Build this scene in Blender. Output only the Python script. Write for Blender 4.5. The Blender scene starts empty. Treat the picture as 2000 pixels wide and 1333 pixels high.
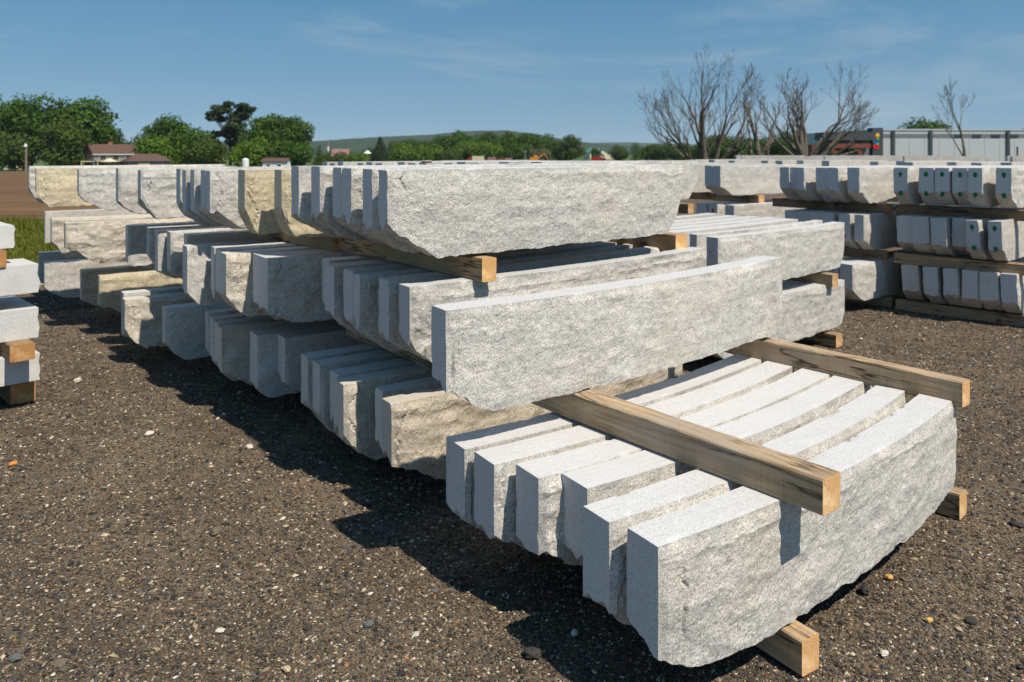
import bpy, math, random
import numpy as np
from mathutils import Vector, Matrix
S = bpy.context.scene
COL = S.collection
R = math.radians
# ------------------------------------------------------------------ camera
cam = bpy.data.cameras.new('camera'); cam_o = bpy.data.objects.new('camera', cam); COL.objects.link(cam_o)
cam_o.location = (0, 0, 1.8); cam_o.rotation_euler = (R(90), 0, 0)
cam.sensor_width = 36; cam.lens = 27.36; cam.shift_y = -0.18375
cam.clip_start = 0.05; cam.clip_end = 20000
cam.dof.use_dof = True; cam.dof.focus_distance = 3.0; cam.dof.aperture_fstop = 4.5
S.camera = cam_o
# ------------------------------------------------------------------ sky, sun, exposure
SUN_DIR = Vector((.745, -.75, 1.57)).normalized()          # towards the sun
world = bpy.data.worlds.new('World'); S.world = world; world.use_nodes = True
wn = world.node_tree.nodes; wl = world.node_tree.links; wn.clear()
sky = wn.new('ShaderNodeTexSky'); sky.sky_type = 'NISHITA'; sky.sun_disc = False
sky.sun_elevation = math.asin(SUN_DIR.z); sky.sun_rotation = math.atan2(SUN_DIR.x, SUN_DIR.y)
sky.air_density = 1.0; sky.dust_density = 0.0; sky.ozone_density = 0.6; sky.altitude = 100
bg = wn.new('ShaderNodeBackground'); bg.inputs['Strength'].default_value = 0.102
wo = wn.new('ShaderNodeOutputWorld')
tc = wn.new('ShaderNodeTexCoord')
lift = wn.new('ShaderNodeVectorMath'); lift.operation = 'MULTIPLY_ADD'; lift.inputs[1].default_value = (1, 1, .85); lift.inputs[2].default_value = (0, 0, .22)
nrm = wn.new('ShaderNodeVectorMath'); nrm.operation = 'NORMALIZE'
wl.new(tc.outputs['Generated'], lift.inputs[0]); wl.new(lift.outputs[0], nrm.inputs[0]); wl.new(nrm.outputs[0], sky.inputs[0])
mp = wn.new('ShaderNodeMapping'); mp.inputs['Scale'].default_value = (1.3, 1.0, 7.0); mp.inputs['Rotation'].default_value = (0, R(9), 0); mp.inputs['Location'].default_value = (3.7, 1.3, .6)
wl.new(tc.outputs['Generated'], mp.inputs[0])
n1 = wn.new('ShaderNodeTexNoise'); n1.inputs['Scale'].default_value = 1.7; n1.inputs['Detail'].default_value = 8; n1.inputs['Roughness'].default_value = .62; n1.inputs['Distortion'].default_value = .5
wl.new(mp.outputs[0], n1.inputs['Vector'])
rp = wn.new('ShaderNodeValToRGB'); rp.color_ramp.elements[0].position = .53; rp.color_ramp.elements[1].position = .80
rp.color_ramp.elements[1].color = (.5, .5, .5, 1)
wl.new(n1.outputs['Fac'], rp.inputs[0])
mx = wn.new('ShaderNodeMix'); mx.data_type = 'RGBA'; mx.inputs['B'].default_value = (4.6, 5.2, 5.6, 1)
sz = wn.new('ShaderNodeSeparateXYZ'); wl.new(tc.outputs['Generated'], sz.inputs[0])
tr_ = wn.new('ShaderNodeValToRGB'); tr_.color_ramp.elements[0].position = 0.0; tr_.color_ramp.elements[0].color = (1.0, 1.05, .92, 1); tr_.color_ramp.elements[1].position = .20; tr_.color_ramp.elements[1].color = (.60, 1.0, 1.02, 1)
wl.new(sz.outputs[2], tr_.inputs[0])
tn = wn.new('ShaderNodeMix'); tn.data_type = 'RGBA'; tn.blend_type = 'MULTIPLY'; tn.inputs['Factor'].default_value = 1.0; wl.new(sky.outputs[0], tn.inputs['A']); wl.new(tr_.outputs[0], tn.inputs['B'])
wl.new(rp.outputs[0], mx.inputs['Factor']); wl.new(tn.outputs['Result'], mx.inputs['A'])
wl.new(mx.outputs['Result'], bg.inputs['Color']); wl.new(bg.outputs[0], wo.inputs['Surface'])
sun = bpy.data.lights.new('sun', 'SUN'); sun.energy = 5.0; sun.angle = R(.53); sun.color = (1.0, .905, .77)
sun_o = bpy.data.objects.new('sun', sun); COL.objects.link(sun_o); sun_o.location = (5, -5, 12)
sun_o.rotation_euler = SUN_DIR.to_track_quat('Z', 'Y').to_euler()
vs = S.view_settings; vs.view_transform = 'Standard'; vs.look = 'None'; vs.exposure = 0.18; vs.gamma = 1.0; vs.use_curve_mapping = False
S.cycles.use_denoising = True
S.cycles.max_bounces = 6; S.cycles.transparent_max_bounces = 4
rng = np.random.default_rng(7); random.seed(7)
# ------------------------------------------------------------------ helpers
def tag(o, label=None, cat=None, group=None, kind=None):
    if label: o['label'] = label
    if cat: o['category'] = cat
    if group: o['group'] = group
    if kind: o['kind'] = kind
    return o
def obj(name, mesh, parent=None, loc=(0, 0, 0), rot=(0, 0, 0)):
    o = bpy.data.objects.new(name, mesh); COL.objects.link(o)
    o.location = loc; o.rotation_euler = rot
    if parent: o.parent = parent
    return o
def empty(name, loc=(0, 0, 0), rz=0):
    o = bpy.data.objects.new(name, None); COL.objects.link(o); o.location = loc; o.rotation_euler = (0, 0, rz); o.empty_display_size = .2
    return o
def mesh_np(name, V, Q, mats, mi=None, smooth=False):
    """vertices (n,3), faces (m,k) or list, materials"""
    V = np.asarray(V, dtype=np.float32); Q = np.asarray(Q, dtype=np.int32); k = Q.shape[1]
    me = bpy.data.meshes.new(name); me.vertices.add(len(V)); me.vertices.foreach_set('co', V.ravel())
    me.loops.add(Q.size); me.loops.foreach_set('vertex_index', Q.ravel())
    me.polygons.add(len(Q)); me.polygons.foreach_set('loop_start', np.arange(0, Q.size, k, dtype=np.int32))
    me.polygons.foreach_set('loop_total', np.full(len(Q), k, dtype=np.int32))
    for m in mats: me.materials.append(m)
    if mi is not None: me.polygons.foreach_set('material_index', np.asarray(mi, dtype=np.int32))
    me.polygons.foreach_set('use_smooth', np.full(len(Q), smooth, dtype=bool))
    me.update(calc_edges=True); me.validate()
    return me
class MB:
    """collects boxes, prisms and tubes into one mesh"""
    def __init__(s): s.v = []; s.f = []; s.m = []
    def box(s, x0, x1, y0, y1, z0, z1, m=0):
        b = len(s.v)
        s.v += [(x0, y0, z0), (x1, y0, z0), (x1, y1, z0), (x0, y1, z0), (x0, y0, z1), (x1, y0, z1), (x1, y1, z1), (x0, y1, z1)]
        s.f += [tuple(b + i for i in q) for q in ((3, 2, 1, 0), (4, 5, 6, 7), (0, 1, 5, 4), (1, 2, 6, 5), (2, 3, 7, 6), (3, 0, 4, 7))]; s.m += [m] * 6; return s
    def poly(s, pts, m=0):
        b = len(s.v); s.v += [tuple(p) for p in pts]; s.f.append(tuple(range(b, b + len(pts)))); s.m.append(m); return s
    def prism(s, pts, axis, a, b_, m=0):
        """outline pts (2d) extruded along axis from a to b_"""
        def P(p, t): return {'x': (t, p[0], p[1]), 'y': (p[0], t, p[1]), 'z': (p[0], p[1], t)}[axis]
        n = len(pts); b = len(s.v); s.v += [P(p, a) for p in pts] + [P(p, b_) for p in pts]
        s.f += [tuple(range(b, b + n))[::-1], tuple(range(b + n, b + 2 * n))] + [(b + i, b + (i + 1) % n, b + n + (i + 1) % n, b + n + i) for i in range(n)]; s.m += [m] * (n + 2); return s
    def tube(s, p, q, r0, r1, n=6, m=0, cap=True):
        p = Vector(p); q = Vector(q); d = (q - p).normalized(); u = d.orthogonal().normalized(); w = d.cross(u); b = len(s.v)
        for c, r in ((p, r0), (q, r1)):
            for i in range(n):
                a = 2 * math.pi * i / n; s.v.append(tuple(c + (u * math.cos(a) + w * math.sin(a)) * r))
        s.f += [(b + i, b + (i + 1) % n, b + n + (i + 1) % n, b + n + i) for i in range(n)]; s.m += [m] * n
        if cap: s.f += [tuple(range(b, b + n))[::-1], tuple(range(b + n, b + 2 * n))]; s.m += [m, m]
        return s
    def mesh(s, name, mats, smooth=False):
        me = bpy.data.meshes.new(name); me.from_pydata(s.v, [], s.f)
        for m in mats: me.materials.append(m)
        me.polygons.foreach_set('material_index', s.m); me.polygons.foreach_set('use_smooth', [smooth] * len(s.f)); me.update(); return me
def hash3(ix, iy, iz, seed):
    h = (ix.astype(np.uint32) * np.uint32(374761393) + iy.astype(np.uint32) * np.uint32(668265263) + iz.astype(np.uint32) * np.uint32(2147483647) + np.uint32(seed * 1013904223 % 4294967296))
    h = (h ^ (h >> np.uint32(13))) * np.uint32(1274126177); h = h ^ (h >> np.uint32(16)); h = h * np.uint32(2246822519); h ^= h >> np.uint32(15)
    return (h & np.uint32(0xffffff)).astype(np.float64) / 0xffffff
def vnoise(x, y, z, seed=0):
    fx, fy, fz = np.floor(x), np.floor(y), np.floor(z); ix, iy, iz = fx.astype(np.int64) & 0xffffff, fy.astype(np.int64) & 0xffffff, fz.astype(np.int64) & 0xffffff
    a, b, c = x - fx, y - fy, z - fz; a = a * a * (3 - 2 * a); b = b * b * (3 - 2 * b); c = c * c * (3 - 2 * c); r = 0
    for dx in (0, 1):
        for dy in (0, 1):
            for dz in (0, 1):
                r = r + hash3(ix + dx, iy + dy, iz + dz, seed) * (a if dx else 1 - a) * (b if dy else 1 - b) * (c if dz else 1 - c)
    return r * 2 - 1
def fbm(x, y, z, seed=0, oct=4, ridged=False):
    r = 0; a = 1.0; t = 0
    for i in range(oct):
        n = vnoise(x * 2 ** i + i * 17.3, y * 2 ** i + i * 5.1, z * 2 ** i + i * 9.7, seed + i * 7)
        r = r + a * (1 - 2 * np.abs(n) if ridged else n); t += a; a *= .55
    return r / t
# ------------------------------------------------------------------ node materials
class NM:
    def __init__(s, name, rough=.8, spec=.3):
        s.mat = bpy.data.materials.new(name); s.mat.use_nodes = True; s.n = s.mat.node_tree.nodes; s.l = s.mat.node_tree.links
        s.b = s.n['Principled BSDF']; s.b.inputs['Roughness'].default_value = rough; s.b.inputs['Specular IOR Level'].default_value = spec
        s.tc = s.n.new('ShaderNodeTexCoord'); s.oi = None; s.vec = s.tc.outputs['Object']
    def put(s, sock, v):
        if hasattr(v, 'is_linked') or isinstance(v, bpy.types.NodeSocket): s.l.new(v, sock)
        elif isinstance(v, tuple) and len(v) == 3 and sock.type == 'RGBA': sock.default_value = (*v, 1)
        else: sock.default_value = v
    def info(s):
        if not s.oi: s.oi = s.n.new('ShaderNodeObjectInfo')
        return s.oi
    def offset(s):
        m = s.n.new('ShaderNodeVectorMath'); m.operation = 'MULTIPLY_ADD'; s.l.new(s.info().outputs['Random'], m.inputs[0]); m.inputs[1].default_value = (37, 23, 51); s.l.new(s.vec, m.inputs[2]); s.vec = m.outputs[0]
    def scale(s, sc, vec=None):
        m = s.n.new('ShaderNodeVectorMath'); m.operation = 'MULTIPLY'; s.l.new(vec or s.vec, m.inputs[0]); m.inputs[1].default_value = sc; return m.outputs[0]
    def noise(s, sc, det=3, ro=.55, dist=0, vec=None):
        t = s.n.new('ShaderNodeTexNoise'); s.l.new(vec or s.vec, t.inputs['Vector']); t.inputs['Scale'].default_value = sc; t.inputs['Detail'].default_value = det; t.inputs['Roughness'].default_value = ro; t.inputs['Distortion'].default_value = dist; return t.outputs['Fac']
    def voro(s, sc, out='Color', feat='F1', vec=None):
        t = s.n.new('ShaderNodeTexVoronoi'); t.feature = feat; s.l.new(vec or s.vec, t.inputs['Vector']); t.inputs['Scale'].default_value = sc; return t.outputs[out]
    def ramp(s, f, stops, interp='LINEAR'):
        r = s.n.new('ShaderNodeValToRGB'); r.color_ramp.interpolation = interp; e = r.color_ramp.elements
        while len(e) < len(stops): e.new(.5)
        for i, (p, c) in enumerate(stops):
            e[i].position = p; e[i].color = (*c, 1) if isinstance(c, tuple) else (c, c, c, 1)
        s.l.new(f, r.inputs[0]); return r.outputs[0]
    def mix(s, f, a, b, mode='MIX'):
        m = s.n.new('ShaderNodeMix'); m.data_type = 'RGBA'; m.blend_type = mode; s.put(m.inputs['Factor'], f); s.put(m.inputs['A'], a); s.put(m.inputs['B'], b); return m.outputs['Result']
    def math(s, op, a, b=0.0):
        m = s.n.new('ShaderNodeMath'); m.operation = op; s.put(m.inputs[0], a); s.put(m.inputs[1], b); return m.outputs[0]
    def sep(s, sock):
        m = s.n.new('ShaderNodeSeparateXYZ'); s.l.new(sock, m.inputs[0]); return m.outputs
    def bump(s, h, st, dist):
        m = s.n.new('ShaderNodeBump'); m.inputs['Strength'].default_value = st; m.inputs['Distance'].default_value = dist; s.l.new(h, m.inputs['Height'])
        if s.b.inputs['Normal'].is_linked: s.l.new(s.b.inputs['Normal'].links[0].from_socket, m.inputs['Normal'])
        s.l.new(m.outputs[0], s.b.inputs['Normal'])
    def color(s, c): s.put(s.b.inputs['Base Color'], c); return s.mat
def plain(name, c, rough=.7, var=.12, sc=3.0):
    m = NM(name, rough); f = m.noise(sc, 4); return m.color(m.mix(f, tuple(x * (1 - var) for x in c), tuple(min(1, x * (1 + var)) for x in c)))
def mat_granite(name, split):
    m = NM(name, .75 if split else .6, .35); m.offset()
    tint = m.info().outputs['Color']
    if split:
        grain = m.ramp(m.noise(170, 3, .8), [(.28, (.09, .09, .09)), (.42, (.36, .355, .34)), (.52, (.59, .58, .555)), (.72, (.74, .73, .70))])
        blot = m.mix(1.0, m.ramp(m.noise(36, 5, .75), [(.32, (.76, .745, .715)), (.48, (.98, .95, .91)), (.68, (1.12, 1.08, 1.02))]), m.ramp(m.noise(7.5, 4, .6), [(.30, .90), (.55, 1.0), (.75, 1.05)]), 'MULTIPLY')
        c = m.mix(1.0, grain, blot, 'MULTIPLY')
        speck = m.ramp(m.noise(120, 3, .7), [(.30, 0.35), (.40, 1.0)])
        c = m.mix(1.0, c, speck, 'MULTIPLY')
        c = m.mix(m.ramp(m.noise(11, 4, .7), [(.55, 0.0), (.72, .5)]), c, (.70, .69, .66))
        c = m.mix(m.ramp(m.noise(2.2, 4, .6), [(.52, 0.0), (.80, .42)]), c, (.48, .41, .30))
        c = m.mix(m.ramp(m.noise(5, 5, .65), [(.45, 0.0), (.75, .25)]), c, (.26, .255, .245))
        m.bump(m.noise(30, 4, .6), .22, .012); m.bump(m.noise(140, 4, .75), .75, .005)
    else:
        grain = m.ramp(m.noise(260, 2, .7), [(.30, .20), (.42, .50), (.6, .62), (.75, .70)])
        c = m.mix(m.ramp(m.noise(4, 4), [(.3, 0.0), (.8, .22)]), grain, (.47, .45, .42))
        c = m.mix(m.ramp(m.noise(1.6, 4, .6), [(.58, 0.0), (.8, .3)]), c, (.46, .38, .28))
        st = m.noise(1.0, 3, .6, .3, m.scale((3, 70, 2.5))); c = m.mix(m.ramp(st, [(.48, 0.0), (.75, .30)]), c, (.36, .35, .34))
        c = m.mix(m.ramp(m.noise(3.1, 5, .7), [(.64, 0.0), (.76, .55)]), c, (.42, .29, .16))
        m.bump(m.noise(220, 3, .7), .25, .002); m.bump(st, .12, .002)
    return m.color(m.mix(1.0, c, tint, 'MULTIPLY'))
def mat_wood_side():
    m = NM('rough_sawn_oak', .8, .2); m.offset(); tint = m.info().outputs['Color']
    v = m.scale((2.2, 45, 45)); g = m.noise(1.0, 6, .65, .6, v)
    c = m.ramp(g, [(.28, (.165, .115, .07)), (.5, (.33, .25, .165)), (.72, (.47, .375, .26))])
    c = m.mix(m.ramp(m.noise(3.2, 5, .65), [(.36, 0.0), (.62, .75)]), c, (.30, .262, .220)); c = m.mix(m.ramp(m.noise(1.0, 5, .7, .4, m.scale((3.0, 11, 11))), [(.54, 0.0), (.78, .30)]), c, (.17, .13, .095))
    saw = m.noise(1.0, 2, .5, 0, m.scale((160, 3, 3))); c = m.mix(m.ramp(saw, [(.52, 0.0), (.75, .35)]), c, (.13, .09, .055))
    ck = m.math('ABSOLUTE', m.math('SUBTRACT', m.noise(1.0, 4, .55, .35, m.scale((1.1, 15, 15))), .5)); cm = m.ramp(m.noise(1.0, 2, .5, 0, m.scale((1.5, 3, 3))), [(.44, 0.0), (.52, .95)])
    c = m.mix(m.math('MULTIPLY', m.ramp(ck, [(.0, 1.0), (.026, 0.0)]), cm), c, (.03, .02, .012))
    kn = m.voro(2.6, 'Distance'); c = m.mix(m.ramp(kn, [(.035, .85), (.10, 0.0)]), c, (.085, .045, .022))
    m.bump(g, .45, .006); m.bump(saw, .35, .003); m.bump(m.math('MULTIPLY', m.ramp(ck, [(.0, 0.0), (.03, 1.0)]), 1.0), .5, .006)
    return m.color(m.mix(1.0, c, tint, 'MULTIPLY'))
def mat_wood_end():
    m = NM('oak_end_grain', .8, .2); tint = m.info().outputs['Color']
    y = m.sep(m.vec); cy = m.math('SUBTRACT', y[1], .05); cz = m.math('SUBTRACT', y[2], .052)
    r = m.math('POWER', m.math('ADD', m.math('MULTIPLY', cy, cy), m.math('MULTIPLY', cz, cz)), .5)
    r2 = m.math('ADD', r, m.math('MULTIPLY', m.noise(14, 3), .018)); ring = m.math('SINE', m.math('MULTIPLY', r2, 720))
    c = m.mix(m.ramp(ring, [(0.0, 0.0), (1.0, 1.0)]), (.45, .27, .125), (.57, .39, .21))
    c = m.mix(m.ramp(m.noise(16, 3), [(.45, 0.0), (.72, .75)]), c, (.72, .56, .36))
    ang = m.math('ARCTAN2', cz, cy); chk = m.math('ABSOLUTE', m.math('SINE', m.math('ADD', m.math('MULTIPLY', ang, 2.5), m.math('MULTIPLY', m.noise(12, 3), 2.2))))
    ck = m.math('MULTIPLY', m.ramp(chk, [(0.0, 1.0), (.10, 0.0)]), m.ramp(m.noise(22, 2), [(.45, 0.0), (.55, 1.0)]))
    c = m.mix(m.math('MULTIPLY', ck, .85), c, (.07, .035, .015))
    m.bump(m.noise(90, 3), .4, .004)
    return m.color(m.mix(1.0, c, tint, 'MULTIPLY'))
def mat_ground():
    m = NM('crushed_asphalt', .95, .15)
    base = m.ramp(m.noise(9, 6, .7), [(.3, (.056, .042, .030)), (.52, (.118, .087, .060)), (.78, (.20, .148, .10))])
    dust = m.ramp(m.noise(.75, 6, .62, .6), [(.46, 0.0), (.68, .75)]); base = m.mix(dust, base, (.185, .138, .094))
    cell = m.voro(95, 'Color'); d = m.voro(95, 'Distance'); val = m.sep(cell)
    peb = m.ramp(val[0], [(.0, (.035, .033, .032)), (.4, (.09, .078, .065)), (.68, (.18, .145, .108)), (.85, (.38, .31, .22)), (1.0, (.58, .52, .44))])
    keep = m.math('MULTIPLY', m.ramp(val[1], [(.35, 0.0), (.42, 1.0)]), m.ramp(d, [(.30, 1.0), (.42, 0.0)]))
    c = m.mix(keep, base, peb)
    d2 = m.voro(240, 'Distance'); v2 = m.sep(m.voro(240, 'Color')); c = m.mix(m.math('MULTIPLY', m.ramp(v2[0], [(.86, 0.0), (.9, .9)]), m.ramp(d2, [(.3, 1.0), (.45, 0.0)])), c, (.42, .34, .24))
    m.bump(m.math('MULTIPLY', m.math('SUBTRACT', 1.0, d), keep), .9, .012); m.bump(m.noise(160, 4, .7), .8, .006)
    return m.color(c)
def mat_gravel():
    m = NM('loose_gravel', .8, .25); a = m.n.new('ShaderNodeAttribute'); a.attribute_name = 'tint'
    return m.color(m.mix(m.noise(300, 3), a.outputs['Color'], m.mix(1.0, a.outputs['Color'], (.6, .6, .6), 'MULTIPLY')))
def mat_leaf(name, a, b):
    m = NM(name, .6, .25); g = m.n.new('ShaderNodeNewGeometry'); c = m.mix(g.outputs['Random Per Island'], a, b); c = m.mix(m.noise(.25, 3), c, m.mix(1.0, c, (1.35, 1.2, .8), 'MULTIPLY'))
    m.b.inputs['Base Color'].default_value = (0, 0, 0, 1); m.l.new(c, m.b.inputs['Base Color'])
    tr = m.n.new('ShaderNodeBsdfTranslucent'); m.l.new(c, tr.inputs['Color']); mxs = m.n.new('ShaderNodeMixShader'); mxs.inputs[0].default_value = .3
    out = m.n['Material Output']; m.l.new(m.b.outputs[0], mxs.inputs[1]); m.l.new(tr.outputs[0], mxs.inputs[2]); m.l.new(mxs.outputs[0], out.inputs['Surface']); return m.mat
GRASSLEAF = mat_leaf('verge_grass_blade', (.085, .115, .012), (.17, .17, .03)); SAWN = mat_granite('granite_sawn', False); SPLIT = mat_granite('granite_split', True)
OAK = mat_wood_side(); OAKEND = mat_wood_end(); GROUND = mat_ground(); GRAVEL = mat_gravel()
LEAF = mat_leaf('broad_leaf', (.034, .088, .010), (.066, .135, .016)); LEAF2 = mat_leaf('olive_leaf', (.046, .086, .014), (.074, .115, .022)); LEAF3 = mat_leaf('bright_leaf', (.070, .150, .012), (.105, .19, .02))
PINE = mat_leaf('pine_needle', (.024, .052, .022), (.04, .07, .03)); GREYLEAF = mat_leaf('grey_twig_leaf', (.10, .11, .06), (.14, .14, .09))
BARK = plain('bark', (.105, .085, .062), .9, .4, 6.0); DEADBARK = plain('dead_bark', (.12, .10, .078), .9, .35, 4.0)
PAINT = {k: plain(k + '_spray_paint', c, .6, .25, 60) for k, c in {'green': (.012, .15, .055), 'red': (.42, .012, .03), 'yellow': (.52, .50, .02)}.items()}
# ------------------------------------------------------------------ ground
def gz(x, y):
    x = np.asarray(x, dtype=float); y = np.asarray(y, dtype=float)
    z = np.clip(-.016 * (y - 4), -.095, .12)
    far = np.clip((y - 22) / 180, 0, 1); right = np.clip((x + 8) / 14, 0, 1); far2 = np.clip((y - 48) / 150, 0, 1)
    return z - 3.0 * (far * (1 - right) + far2 * right)
def axis(lo, hi, d0, d1, step, grow=1.22):
    mid = list(np.arange(d0, d1 + 1e-6, step)); a = mid[0]; s = step; left = []
    while a > lo: s *= grow; a -= s; left.append(a)
    b = mid[-1]; s = step; right = []
    while b < hi: s *= grow; b += s; right.append(b)
    return np.array(left[::-1] + mid + right)
def grid(name, X, Y, Z, mat, smooth=True):
    n, m = X.shape; idx = np.arange(n * m).reshape(n, m)
    Q = np.stack([idx[:-1, :-1], idx[:-1, 1:], idx[1:, 1:], idx[1:, :-1]], -1).reshape(-1, 4)
    return mesh_np(name, np.stack([X, Y, Z], -1).reshape(-1, 3), Q, [mat], smooth=smooth)
GRASSM = NM('meadow_grass', .9); GRASSMAT = GRASSM.color(GRASSM.ramp(GRASSM.noise(.35, 6, .65), [(.3, (.040, .075, .016)), (.55, (.07, .11, .024)), (.75, (.11, .13, .04))]))
SOILM = NM('plowed_soil', .95); sv = SOILM.noise(1.0, 6, .65, .3, SOILM.scale((.05, .5, 1.0))); SOILMAT = SOILM.color(SOILM.mix(SOILM.ramp(SOILM.noise(.12, 5), [(.56, 0.0), (.75, .5)]), SOILM.ramp(sv, [(.3, (.085, .044, .018)), (.5, (.13, .071, .030)), (.7, (.19, .112, .052))]), (.11, .105, .025)))
xs = axis(-5200, 5200, -12, 14, 1.0); ys = axis(-60, 7000, -2, 40, 1.0, 1.12); X, Y = np.meshgrid(xs, ys)
tag(obj('ground', grid('ground', X, Y, gz(X, Y) - .03, GRASSMAT)), kind='structure')
def edge_x(y): return np.where(y > 13.3, -8.4 + (y - 13.3) * .5, -8.4 - (13.3 - y) * 3.0)
ys = axis(-6, 62, 1.6, 13, .07, 1.1); us = np.concatenate([np.linspace(0, 1, 240)]); X = np.zeros((len(ys), len(us))); Y = np.repeat(ys[:, None], len(us), 1)
for i, y in enumerate(ys):
    e = float(edge_x(y)) + .35 * math.sin(y * 2.1) + .2 * math.sin(y * 5.7); hi = 34 + max(0, y) * .5; dense0, dense1 = max(e, -6.5), 7.5
    k = 40; X[i] = np.concatenate([np.linspace(e, dense0, 20, endpoint=False) if dense0 > e + .01 else np.linspace(dense0 - .2, dense0, 20, endpoint=False), np.linspace(dense0, dense1, 190, endpoint=False), np.linspace(dense1, hi, 30)])
Z = gz(X, Y) + .010 * fbm(X * 1.1, Y * 1.1, X * 0, 3, 4) + .004 * fbm(X * 7, Y * 7, X * 0, 5, 2)
tag(obj('gravel_yard', grid('gravel_yard', X, Y, Z - .006, GROUND)), kind='structure')
ys = axis(21.5, 190, 21.5, 24, .5, 1.15); us = np.linspace(0, 1, 60); X = np.zeros((len(ys), 60)); Y = np.repeat(ys[:, None], 60, 1)
for i, y in enumerate(ys):
    if y > 190: Y[i] = 190; y = 190
    X[i] = -160 + us * (160 - 3 - .16 * y * 0 + 0 * y) + .5 * math.sin(y)
tag(obj('plowed_field', grid('plowed_field', X, Y, gz(X, Y) + .05 + .02 * fbm(X * .8, Y * .8, X * 0, 9, 3), SOILMAT)), kind='structure')
# loose gravel: real stones, nobody could count them
def gravel(n):
    ico = np.array([(1, 0, 0), (-1, 0, 0), (0, 1, 0), (0, -1, 0), (0, 0, 1), (0, 0, -1)], float)
    tri = np.array([(0, 2, 4), (2, 1, 4), (1, 3, 4), (3, 0, 4), (2, 0, 5), (1, 2, 5), (3, 1, 5), (0, 3, 5)])
    u = rng.random(n); y = 2.2 * (12.0 / 2.2) ** (u ** 1.05); x = (rng.random(n) * 2 - 1) * (.75 * y + .25)
    size = .0024 + .0050 * rng.random(n) ** 2.1 + .010 * (rng.random(n) < .025) * rng.random(n) ** 1.5; size *= (.75 + .1 * y)
    sc = np.stack([size * (1 + .6 * rng.random(n)), size * (.75 + .4 * rng.random(n)), size * (.45 + .3 * rng.random(n))], -1)
    V = ico[None] * (sc[:, None] * (.8 + .4 * rng.random((n, 6, 1)))); a = rng.random(n) * 6.283; t = (rng.random(n) - .5) * .7
    Vx = V[..., 0] * np.cos(t)[:, None] - V[..., 2] * np.sin(t)[:, None]; Vz = V[..., 0] * np.sin(t)[:, None] + V[..., 2] * np.cos(t)[:, None]
    Xr = Vx * np.cos(a)[:, None] - V[..., 1] * np.sin(a)[:, None]; Yr = Vx * np.sin(a)[:, None] + V[..., 1] * np.cos(a)[:, None]
    gzv = gz(x, y) + .010 * fbm(x * 1.1, y * 1.1, x * 0, 3, 4) + .004 * fbm(x * 7, y * 7, x * 0, 5, 2) - .005
    V = np.stack([Xr + x[:, None], Yr + y[:, None], Vz + (gzv + size * .25)[:, None]], -1).reshape(-1, 3)
    F = (tri[None] + (np.arange(n) * 6)[:, None, None]).reshape(-1, 3)
    me = mesh_np('gravel', V, F, [GRAVEL], smooth=False)
    pal = np.array([(.030, .029, .030), (.050, .044, .038), (.078, .062, .046), (.122, .095, .067), (.19, .146, .10), (.10, .103, .105), (.34, .265, .17), (.54, .45, .33), (.66, .60, .50), (.42, .22, .08)])
    p = np.array([.13, .16, .17, .16, .14, .07, .085, .058, .020, .007]); ci = rng.choice(len(pal), n, p=p / p.sum()); c = pal[ci] * (.75 + .5 * rng.random((n, 1)))
    at = me.attributes.new('tint', 'FLOAT_COLOR', 'POINT'); col = np.ones((n, 6, 4), np.float32); col[..., :3] = c[:, None, :]; at.data.foreach_set('color', col.ravel())
    return tag(obj('gravel', me), kind='stuff')
gravel(220000)
# grass verge left of the yard, real blades
def grass(n):
    y = 13.0 + 9 * rng.random(n) ** 1.3; x = -.60 * y - 6.5 * rng.random(n) + 3.0; e = edge_x(y); k = x < e + .25 * rng.random(n); x, y = x[k], y[k]; n = len(x)
    h = .03 + .09 * rng.random(n) ** 2; h *= 1 + 1.6 * (vnoise(x * .9, y * .9, x * 0, 4) > .35); a = rng.random(n) * 6.283; w = .012 + .012 * rng.random(n); lean = rng.normal(0, .4, (n, 2)) * h[:, None]; z = gz(x, y) - .03
    dx, dy = np.cos(a) * w, np.sin(a) * w
    V = np.stack([np.stack([x - dx, y - dy, z], -1), np.stack([x + dx, y + dy, z], -1), np.stack([x + lean[:, 0], y + lean[:, 1], z + h], -1)], 1).reshape(-1, 3)
    return tag(obj('grass_verge', mesh_np('grass_verge', V, np.arange(3 * n).reshape(-1, 3), [GRASSLEAF])), kind='stuff')
grass(42000)
# ------------------------------------------------------------------ hills
def hills():
    M = NM('wooded_hillside', .95); c = M.ramp(M.noise(.02, 6, .7), [(.3, (.014, .030, .014)), (.55, (.026, .052, .022)), (.75, (.042, .074, .028))]); M.bump(M.noise(.05, 4, .7), 1.0, 12.0); mat = M.color(c)
    for name, Y0, depth, prof, seed in (('wooded_hill', 2500, 900, [(-2200, 24), (-640, 41), (-530, 49), (-430, 55), (-280, 62), (-140, 76), (-30, 78), (66, 68), (214, 39), (300, 31), (420, 22), (900, 20), (2400, 14)], 2), ('distant_ridge', 4600, 1200, [(-4200, 60), (-1800, 70), (200, 40), (420, 62), (700, 66), (1200, 50), (2600, 40), (4300, 30)], 5)):
        xs = np.linspace(prof[0][0], prof[-1][0], 420); ts = np.linspace(0, 1, 36); X, T = np.meshgrid(xs, ts)
        hgt = np.interp(X, [p[0] for p in prof], [p[1] for p in prof]) + 5.0
        shape = np.sin(np.clip(T * 1.15, 0, 1) * math.pi * .5) ** .8 * np.where(T > .87, 1 - ((T - .87) / .13) ** 2 * .9, 1)
        Z = -3.6 + hgt * shape + 3.2 * fbm(X * .05, T * 40, X * 0, seed, 3) * (T > .02); Yv = Y0 - depth * .6 + T * depth
        tag(obj(name, grid(name, X, Yv, Z, mat, False)), kind='structure')
hills()
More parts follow.
